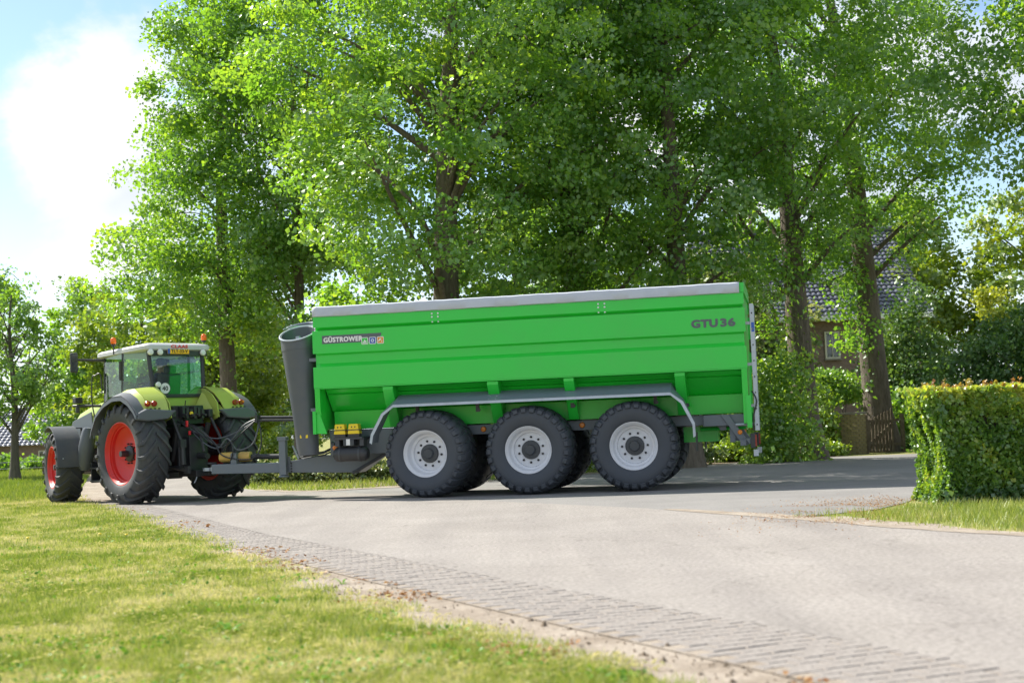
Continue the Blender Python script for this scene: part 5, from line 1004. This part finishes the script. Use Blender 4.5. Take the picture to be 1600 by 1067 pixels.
# clipped hedge on the right
def hedge():
    root = empty('clipped_hedge', (5.20, 17.62, -0.02), rad(3)); tag(root, 'clipped green hedge with copper shoot tips on the right', 'hedge')
    W_, D_, H_ = 5.2, 1.15, 1.44; b = MB(); b.box2((0.16, 0.16, 0.0), (W_, D_-0.16, H_-0.16)); b.build('twig_core', M['bark2'], root)
    rng = np.random.default_rng(5); n = 56000; f = rng.random(n); P_ = np.zeros((n, 3)); a, c = rng.random(n), rng.random(n); dpt = np.abs(rng.normal(0, 0.07, n))
    fr = f < 0.60; lf_ = (f >= 0.60) & (f < 0.78); tp_ = f >= 0.78
    P_[fr] = np.stack([a*W_, dpt, c*H_], 1)[fr]; P_[lf_] = np.stack([dpt, a*D_, c*H_], 1)[lf_]; P_[tp_] = np.stack([a*W_, c*D_, H_-dpt*0.8], 1)[tp_]
    bump = 0.40*(fbm(P_[:, 0]+P_[:, 1]*3, P_[:, 2], 1.9, 3)-0.5); P_[fr, 1] += bump[fr]; P_[lf_, 0] += bump[lf_]; P_[tp_, 2] += 0.12*(fbm(P_[tp_, 0], P_[tp_, 1], 3, 8)-0.45)
    P_[:, 0] += 0.10*np.sin(P_[:, 2]*3)*np.exp(-P_[:, 0]/0.2); keep = fbm(P_[:, 0]*1+P_[:, 1]*2, P_[:, 2], 5.0, 17) > 0.30; P_ = P_[keep]
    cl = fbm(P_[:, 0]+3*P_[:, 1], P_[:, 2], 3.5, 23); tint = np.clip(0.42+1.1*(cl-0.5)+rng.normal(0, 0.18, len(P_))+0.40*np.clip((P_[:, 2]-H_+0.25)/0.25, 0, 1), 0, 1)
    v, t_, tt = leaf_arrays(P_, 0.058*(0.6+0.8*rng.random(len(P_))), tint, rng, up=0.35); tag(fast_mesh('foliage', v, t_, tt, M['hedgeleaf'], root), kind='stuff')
    m = 300; X_ = rng.random(m)*W_; Y_ = rng.random(m)*D_; hh = 0.03+0.14*rng.random(m)**2.5; e = np.repeat(np.arange(m), 16); k = np.tile(np.arange(16)/16, m)
    S_ = np.stack([X_[e]+rng.normal(0, 0.015, len(e)), Y_[e]+rng.normal(0, 0.015, len(e)), H_-0.03+hh[e]*k], 1); v, t_, tt = leaf_arrays(S_, 0.042*(0.6+0.7*rng.random(len(e))), np.clip(0.55+rng.normal(0, 0.3, m)[e], 0, 1), rng, up=0.6)
    tag(fast_mesh('young_shoots', v, t_, tt, M['copperleaf'], root), kind='stuff')
    m = 1500; X_ = rng.random(m)*W_; S_ = np.stack([X_-0.03, -0.02-0.14*rng.random(m), 0.02+0.20*rng.random(m)**1.5], 1); v, t_, tt = leaf_arrays(S_, 0.075*(0.6+0.7*rng.random(m)), np.clip(0.5+rng.normal(0, 0.3, m), 0, 1), rng, up=1.2); o = tag(fast_mesh('hedge_bottom_weeds', v, t_, tt, M['bluegreen']), 'broad-leaved weeds along the foot of the clipped hedge', 'weeds', kind='stuff'); o.location = root.location; o.rotation_euler = root.rotation_euler
hedge()

# weeds and dandelions in the lawn
def weed(name, label, x, y, size, nl, mat, seed, flower=False, group='weeds in the lawn'):
    rng = np.random.default_rng(seed); root = empty(name, (x, y, -0.015)); tag(root, label, 'weed' if not flower else 'flower', group)
    for k in range(nl):
        a = 2*math.pi*k/nl+rng.uniform(-0.3, 0.3); l = size*rng.uniform(0.7, 1.1); up_ = rng.uniform(0.25, 0.7); q = MB(); d = Vector((math.cos(a), math.sin(a), 0)); s_ = Vector((-d.y, d.x, 0))
        pts = [Vector((0, 0, 0)), d*l*0.35+Vector((0, 0, l*up_*0.7)), d*l*0.75+Vector((0, 0, l*up_)), d*l+Vector((0, 0, l*up_*0.8))]; ws = [0.02, 0.26, 0.30, 0.02]
        vs = [p+s_*w_*l*0.5*sg for p, w_ in zip(pts, ws) for sg in (-1, 1)]; q.add(vs, [(2*i, 2*i+1, 2*i+3, 2*i+2) for i in range(3)])
        o = q.build('leaf', M[mat], root, smooth=60); at_ = o.data.attributes.new('tint', 'FLOAT', 'POINT'); at_.data.foreach_set('value', [float(rng.random())]*8)
    if flower:
        q = MB(); q.tube([(0, 0, 0), (0.005, 0, 0.09)], 0.003, 5); q.build('stem', M['bright'], root); q = MB(); q.lathe([(0.0, 0.012), (0.014, 0.011), (0.021, 0.004), (0.012, -0.004), (0, -0.006)], 12, (0.005, 0, 0.092), 'z'); q.build('flower_head', M['yellow'], root)
weed('dandelion', 'yellow dandelion in the lawn behind the front wheel, nearer the road', -5.05, 17.2, 0.07, 6, 'bright', 1, True, 'dandelions'); weed('dandelion', 'yellow dandelion at the left edge of the lawn', -5.85, 17.0, 0.07, 6, 'bright', 2, True, 'dandelions'); weed('dandelion', 'yellow dandelion close to the brown edge of the lawn', -4.65, 16.9, 0.07, 6, 'bright', 3, True, 'dandelions')
weed('broadleaf_weed', 'large bright weed in the middle of the near lawn', -1.72, 8.45, 0.11, 7, 'bright', 4); weed('broadleaf_weed', 'small dark weed low on the left of the near lawn', -2.38, 7.45, 0.07, 6, 'bright', 5)
weed('broadleaf_weed', 'green weed growing alone on the sandy shoulder', -1.38, 11.05, 0.075, 6, 'bright', 6); weed('broadleaf_weed', 'small weed at the lower edge of the near lawn', -1.9, 6.9, 0.05, 6, 'bright', 7)

# ================================================================== houses, gate, fence
def tile_roof(name, parent, x0, x1, y0, z0, y1, z1, tw, rows, mat):
    b = MB(); n = int(abs(x1-x0)/tw); seg = 4; vs = []; fs = []; w = n*seg+1
    dirv = Vector((0, y1-y0, z1-z0)); nrm = Vector((0, -(z1-z0), y1-y0)).normalized(); k = 0
    for r in range(rows):
        for e, lift in ((0, 0.05), (1.12, 0.0)):
            t = (r+e)/rows
            for i in range(w):
                x = x0+(x1-x0)*i/(w-1); s_ = math.sin(2*math.pi*(i % seg)/seg); p = Vector((x, y0, z0))+dirv*t+nrm*(lift+0.03*s_)
                vs.append(p)
        base = 2*r*w; fs += [(base+i, base+i+1, base+w+i+1, base+w+i) for i in range(w-1)]
    b.add(vs, fs); o = link(name, None or b.mesh(name, 60), M[mat], parent); sm_ = o.modifiers.new('thickness', 'SOLIDIFY'); sm_.thickness = 0.02; return tag(o, kind='stuff')
def brick_wall(parent, x0, x1, z0, z1, y, name='brick_wall', th=0.3):
    b = MB(); b.box2((x0, y, z0), (x1, y+th, z1)); return b.build(name, M['brickwall'], parent)
def brickwall_mat():
    m, N, L, b = mat_new('coursed_brickwork'); t = N.new('ShaderNodeTexCoord'); mp_ = N.new('ShaderNodeMapping'); mp_.inputs['Rotation'].default_value = (math.pi/2, 0, 0); L.new(t.outputs['Object'], mp_.inputs[0])
    br = N.new('ShaderNodeTexBrick'); br.inputs['Scale'].default_value = 4.6; br.inputs['Color1'].default_value = (0.20, 0.135, 0.11, 1); br.inputs['Color2'].default_value = (0.28, 0.195, 0.16, 1); br.inputs['Mortar'].default_value = (0.27, 0.25, 0.22, 1); br.inputs['Mortar Size'].default_value = 0.02; br.inputs['Row Height'].default_value = 0.30
    L.new(mp_.outputs[0], br.inputs['Vector']); L.new(br.outputs[0], b.inputs['Base Color']); b.inputs['Roughness'].default_value = 0.9
    bp = N.new('ShaderNodeBump'); bp.inputs['Strength'].default_value = 0.5; bp.inputs['Distance'].default_value = 0.01; bp.invert = True; L.new(br.outputs['Fac'], bp.inputs['Height']); L.new(bp.outputs[0], b.inputs['Normal']); return m
M['brickwall'] = brickwall_mat()
def window(parent, xc, zc, w, h, y, bars=(2, 2)):
    q = MB(); t = 0.07
    q.box2((xc-w/2, y-0.05, zc-h/2), (xc-w/2+t, y+0.06, zc+h/2)); q.box2((xc+w/2-t, y-0.05, zc-h/2), (xc+w/2, y+0.06, zc+h/2)); q.box2((xc-w/2+t, y-0.048, zc+h/2-t), (xc+w/2-t, y+0.06, zc+h/2)); q.box2((xc-w/2+t, y-0.048, zc-h/2), (xc+w/2-t, y+0.06, zc-h/2+t)); wd = q.build('window', M['cream'], parent)
    for i in range(1, bars[0]): q = MB(); xx = xc-w/2+w*i/bars[0]; q.box2((xx-0.015, y-0.03, zc-h/2+t), (xx+0.015, y+0.0, zc+h/2-t)); q.build('glazing_bar', M['cream'], wd)
    for i in range(1, bars[1]+1):
        if i == bars[1]: break
        q = MB(); zz_ = zc-h/2+h*i/bars[1]; q.box2((xc-w/2+t, y-0.029, zz_-0.015), (xc+w/2-t, y-0.001, zz_+0.015)); q.build('glazing_bar', M['cream'], wd)
    q = MB(); q.box2((xc-w/2+t, y+0.002, zc-h/2+t), (xc+w/2-t, y+0.012, zc+h/2-t)); q.build('pane', M['pane'], wd)
    q = MB(); q.box2((xc-w/2+t, y+0.055, zc-h/2+t), (xc+w/2-t, y+0.06, zc+h/2-t)); q.build('curtain', M['white'], wd)
    q = MB(); q.box2((xc-w/2-0.05, y-0.09, zc-h/2-0.06), (xc+w/2+0.05, y-0.001, zc-h/2-0.002)); q.build('sill', M['mortar'], wd)
M['cream'] = paint('cream_paint', (0.62, 0.60, 0.47), 0.5, dirt=0.15)
HR = empty('brick_house', (0, 0, 0)); tag(HR, 'brown brick house with grey tiled roof behind the thick trunks', 'house')
brick_wall(HR, 8.2, 16.4, -0.1, 5.05, 57.0)
q = MB(); q.prism([(57.3, -0.1), (66.0, -0.1), (66.0, 5.05), (62.0, 8.75), (57.3, 5.1)], 'x', 16.4, 16.1); q.prism([(57.3, -0.1), (66.0, -0.1), (66.0, 5.05), (62.0, 8.75), (57.3, 5.1)], 'x', 8.2, 8.5); q.build('gable_wall', M['brickwall'], HR)
tile_roof('roof', HR, 7.9, 16.8, 56.55, 5.12, 62.0, 9.15, 0.21, 22, 'rooftile'); tile_roof('roof_back', HR, 7.9, 16.8, 66.6, 5.12, 62.0, 9.15, 0.40, 10, 'rooftile')
q = MB(); q.tube([(7.8, 62.0, 9.25), (16.9, 62.0, 9.25)], 0.13, 10); q.build('ridge', M['rooftile'], HR)
q = MB(); q.box2((7.9, 56.45, 4.95), (16.8, 56.62, 5.14)); q.box2((7.9, 56.62, 4.97), (16.8, 57.0, 5.02)); q.build('gutter', M['white'], HR, bevel=0.02)
q = MB(); q.box2((13.2, 57.9, 5.9), (14.5, 60.0, 6.66)); dm = q.build('dormer', M['cream'], HR)
for z in (6.05, 6.20, 6.35, 6.50): q = MB(); q.box2((13.19, 57.87, z), (14.51, 57.899, z+0.02)); q.build('siding_board', M['white'], dm)
q = MB(); q.prism([(12.9, 6.68), (13.85, 7.02), (14.8, 6.68), (14.8, 6.80), (13.85, 7.16), (12.9, 6.80)], 'y', 57.6, 60.4); q.build('dormer_roof', M['rooftile'], dm); q = MB(); q.prism([(13.15, 6.67), (13.85, 6.95), (14.55, 6.67)], 'y', 57.9, 58.0); q.build('dormer_gable', M['cream'], dm); q = MB(); q.prism([(12.88, 6.65), (13.85, 6.99), (14.82, 6.65), (14.82, 6.77), (13.85, 7.13), (12.88, 6.77)], 'y', 57.52, 57.598); q.build('barge_board', M['white'], dm)
window(HR, 12.83, 4.0, 0.60, 1.10, 56.98); window(HR, 9.7, 1.6, 1.3, 1.3, 56.98, (3, 2)); window(HR, 14.9, 1.6, 1.1, 1.3, 56.98, (2, 2)); window(HR, 14.9, 4.0, 0.60, 1.10, 56.98)
q = MB(); q.box2((10.0, 61.6, 8.4), (10.7, 62.4, 10.1)); q.build('chimney', M['brickwall'], HR)
# low farmhouse on the left
HL = empty('farmhouse', (0, 0, 0)); tag(HL, 'low farmhouse with grey tiled roof far behind the left tree', 'house')
brick_wall(HL, -37, -25.4, -1.0, 1.42, 90)
q = MB(); q.prism([(90.3, -1.0), (98, -1.0), (98, 1.4), (94, 3.4), (90.3, 1.45)], 'x', -25.7, -25.4); q.build('gable_wall', M['brickwall'], HL)
tile_roof('roof', HL, -37.4, -25.0, 89.5, 1.38, 94.2, 3.75, 0.30, 13, 'rooftile'); q = MB(); q.tube([(-37.4, 94.2, 3.82), (-25.0, 94.2, 3.82)], 0.12, 8); q.build('ridge', M['rooftile'], HL)
window(HL, -34.0, 0.45, 1.3, 1.3, 89.98, (2, 3)); window(HL, -29.6, 0.5, 1.1, 1.1, 89.98, (2, 2))
q = MB(); q.box2((-38.0, 84, -0.3), (-35.6, 87, 1.2)); shd = q.build('garden_shed', M['oldwood']); tag(shd, 'small wooden shed cut by the left edge of the picture', 'shed')
q = MB(); q.prism([(83.6, 1.12), (85.5, 1.75), (87.4, 1.12), (87.4, 1.22), (85.5, 1.87), (83.6, 1.22)], 'x', -38.3, -35.3); q.build('shed_roof', M['galv'], shd)
# wire fence in the meadow
WF = empty('wire_fence', (0, 0, 0)); tag(WF, 'wire fence with dark posts across the meadow on the far left', 'fence')
fx = [(-26.5, 60.5), (-23.3, 60.8), (-20.3, 61.2), (-17.4, 61.6)]
for x, y in fx: q = MB(); q.box2((x-0.05, y-0.05, -0.05), (x+0.05, y+0.05, 0.72)); q.build('post', M['oldwood'], WF)
for z in (0.35, 0.62):
    q = MB(); q.tube([(x, y-0.055, z) for x, y in fx], 0.012, 5); q.build('wire', M['galv'], WF)
# brick pillar
GP_ = empty('gate_pillar', (10.12, 42.75, 0), rad(-42)); tag(GP_, 'mossy yellow brick gate pillar at the end of the side road', 'pillar')
q = MB(); q.box2((-0.265, -0.265, -0.05), (0.265, 0.265, 1.15)); q.build('mortar_core', M['mortar'], GP_)
bmsh = MB(); bmsh.box2((-0.105, -0.05, 0), (0.105, 0.05, 0.062)); bm1 = bmsh.mesh('brick'); bm1.materials.append(M['mossbrick'])
rp = random.Random(2)
for c_ in range(16):
    for sd in range(4):
        for k in range(2):
            o = bpy.data.objects.new('brick', bm1); COL.objects.link(o); o.parent = GP_; off = -0.165+0.222*k if c_ % 2 == 0 else -0.055+0.222*k; a = sd*math.pi/2; v_ = Matrix.Rotation(a, 3, 'Z') @ Vector((off, -0.225-rp.uniform(0, 0.006), 0))
            o.location = (v_.x, v_.y, c_*0.0735+0.005); o.rotation_euler = (0, 0, a+rp.gauss(0, 0.01))
q = MB(); q.box2((-0.31, -0.31, 1.18), (0.31, 0.31, 1.245)); q.build('coping', M['mortar'], GP_, bevel=0.01)
GT = empty('picket_gate', (10.55, 42.95, 0), rad(8)); tag(GT, 'weathered wooden picket gate beside the brick pillar', 'gate')
for k in range(8): q = MB(); hgt = 0.98+0.05*k; q.prism([(0.06+k*0.105, 0.05), (0.12+k*0.105, 0.05), (0.12+k*0.105, hgt-0.03), (0.09+k*0.105, hgt), (0.06+k*0.105, hgt-0.03)], 'y', -0.012, 0.012); q.build('picket', M['oldwood'], GT)
for z in (0.2, 0.92): q = MB(); q.box2((0.0, 0.013, z), (1.1, 0.05, z+0.08)); q.build('rail', M['oldwood'], GT)
q = MB(); q.prism([(0.05, 0.28), (0.12, 0.28), (0.9, 0.90), (0.83, 0.90)], 'y', 0.0145, 0.045); q.build('brace', M['oldwood'], GT); q = MB(); q.box2((-0.05, -0.05, -0.05), (0.045, 0.06, 1.15)); q.build('gate_post', M['oldwood'], GT); q = MB(); q.box2((1.1, -0.05, -0.05), (1.2, 0.06, 1.15)); q.build('gate_post', M['oldwood'], GT)
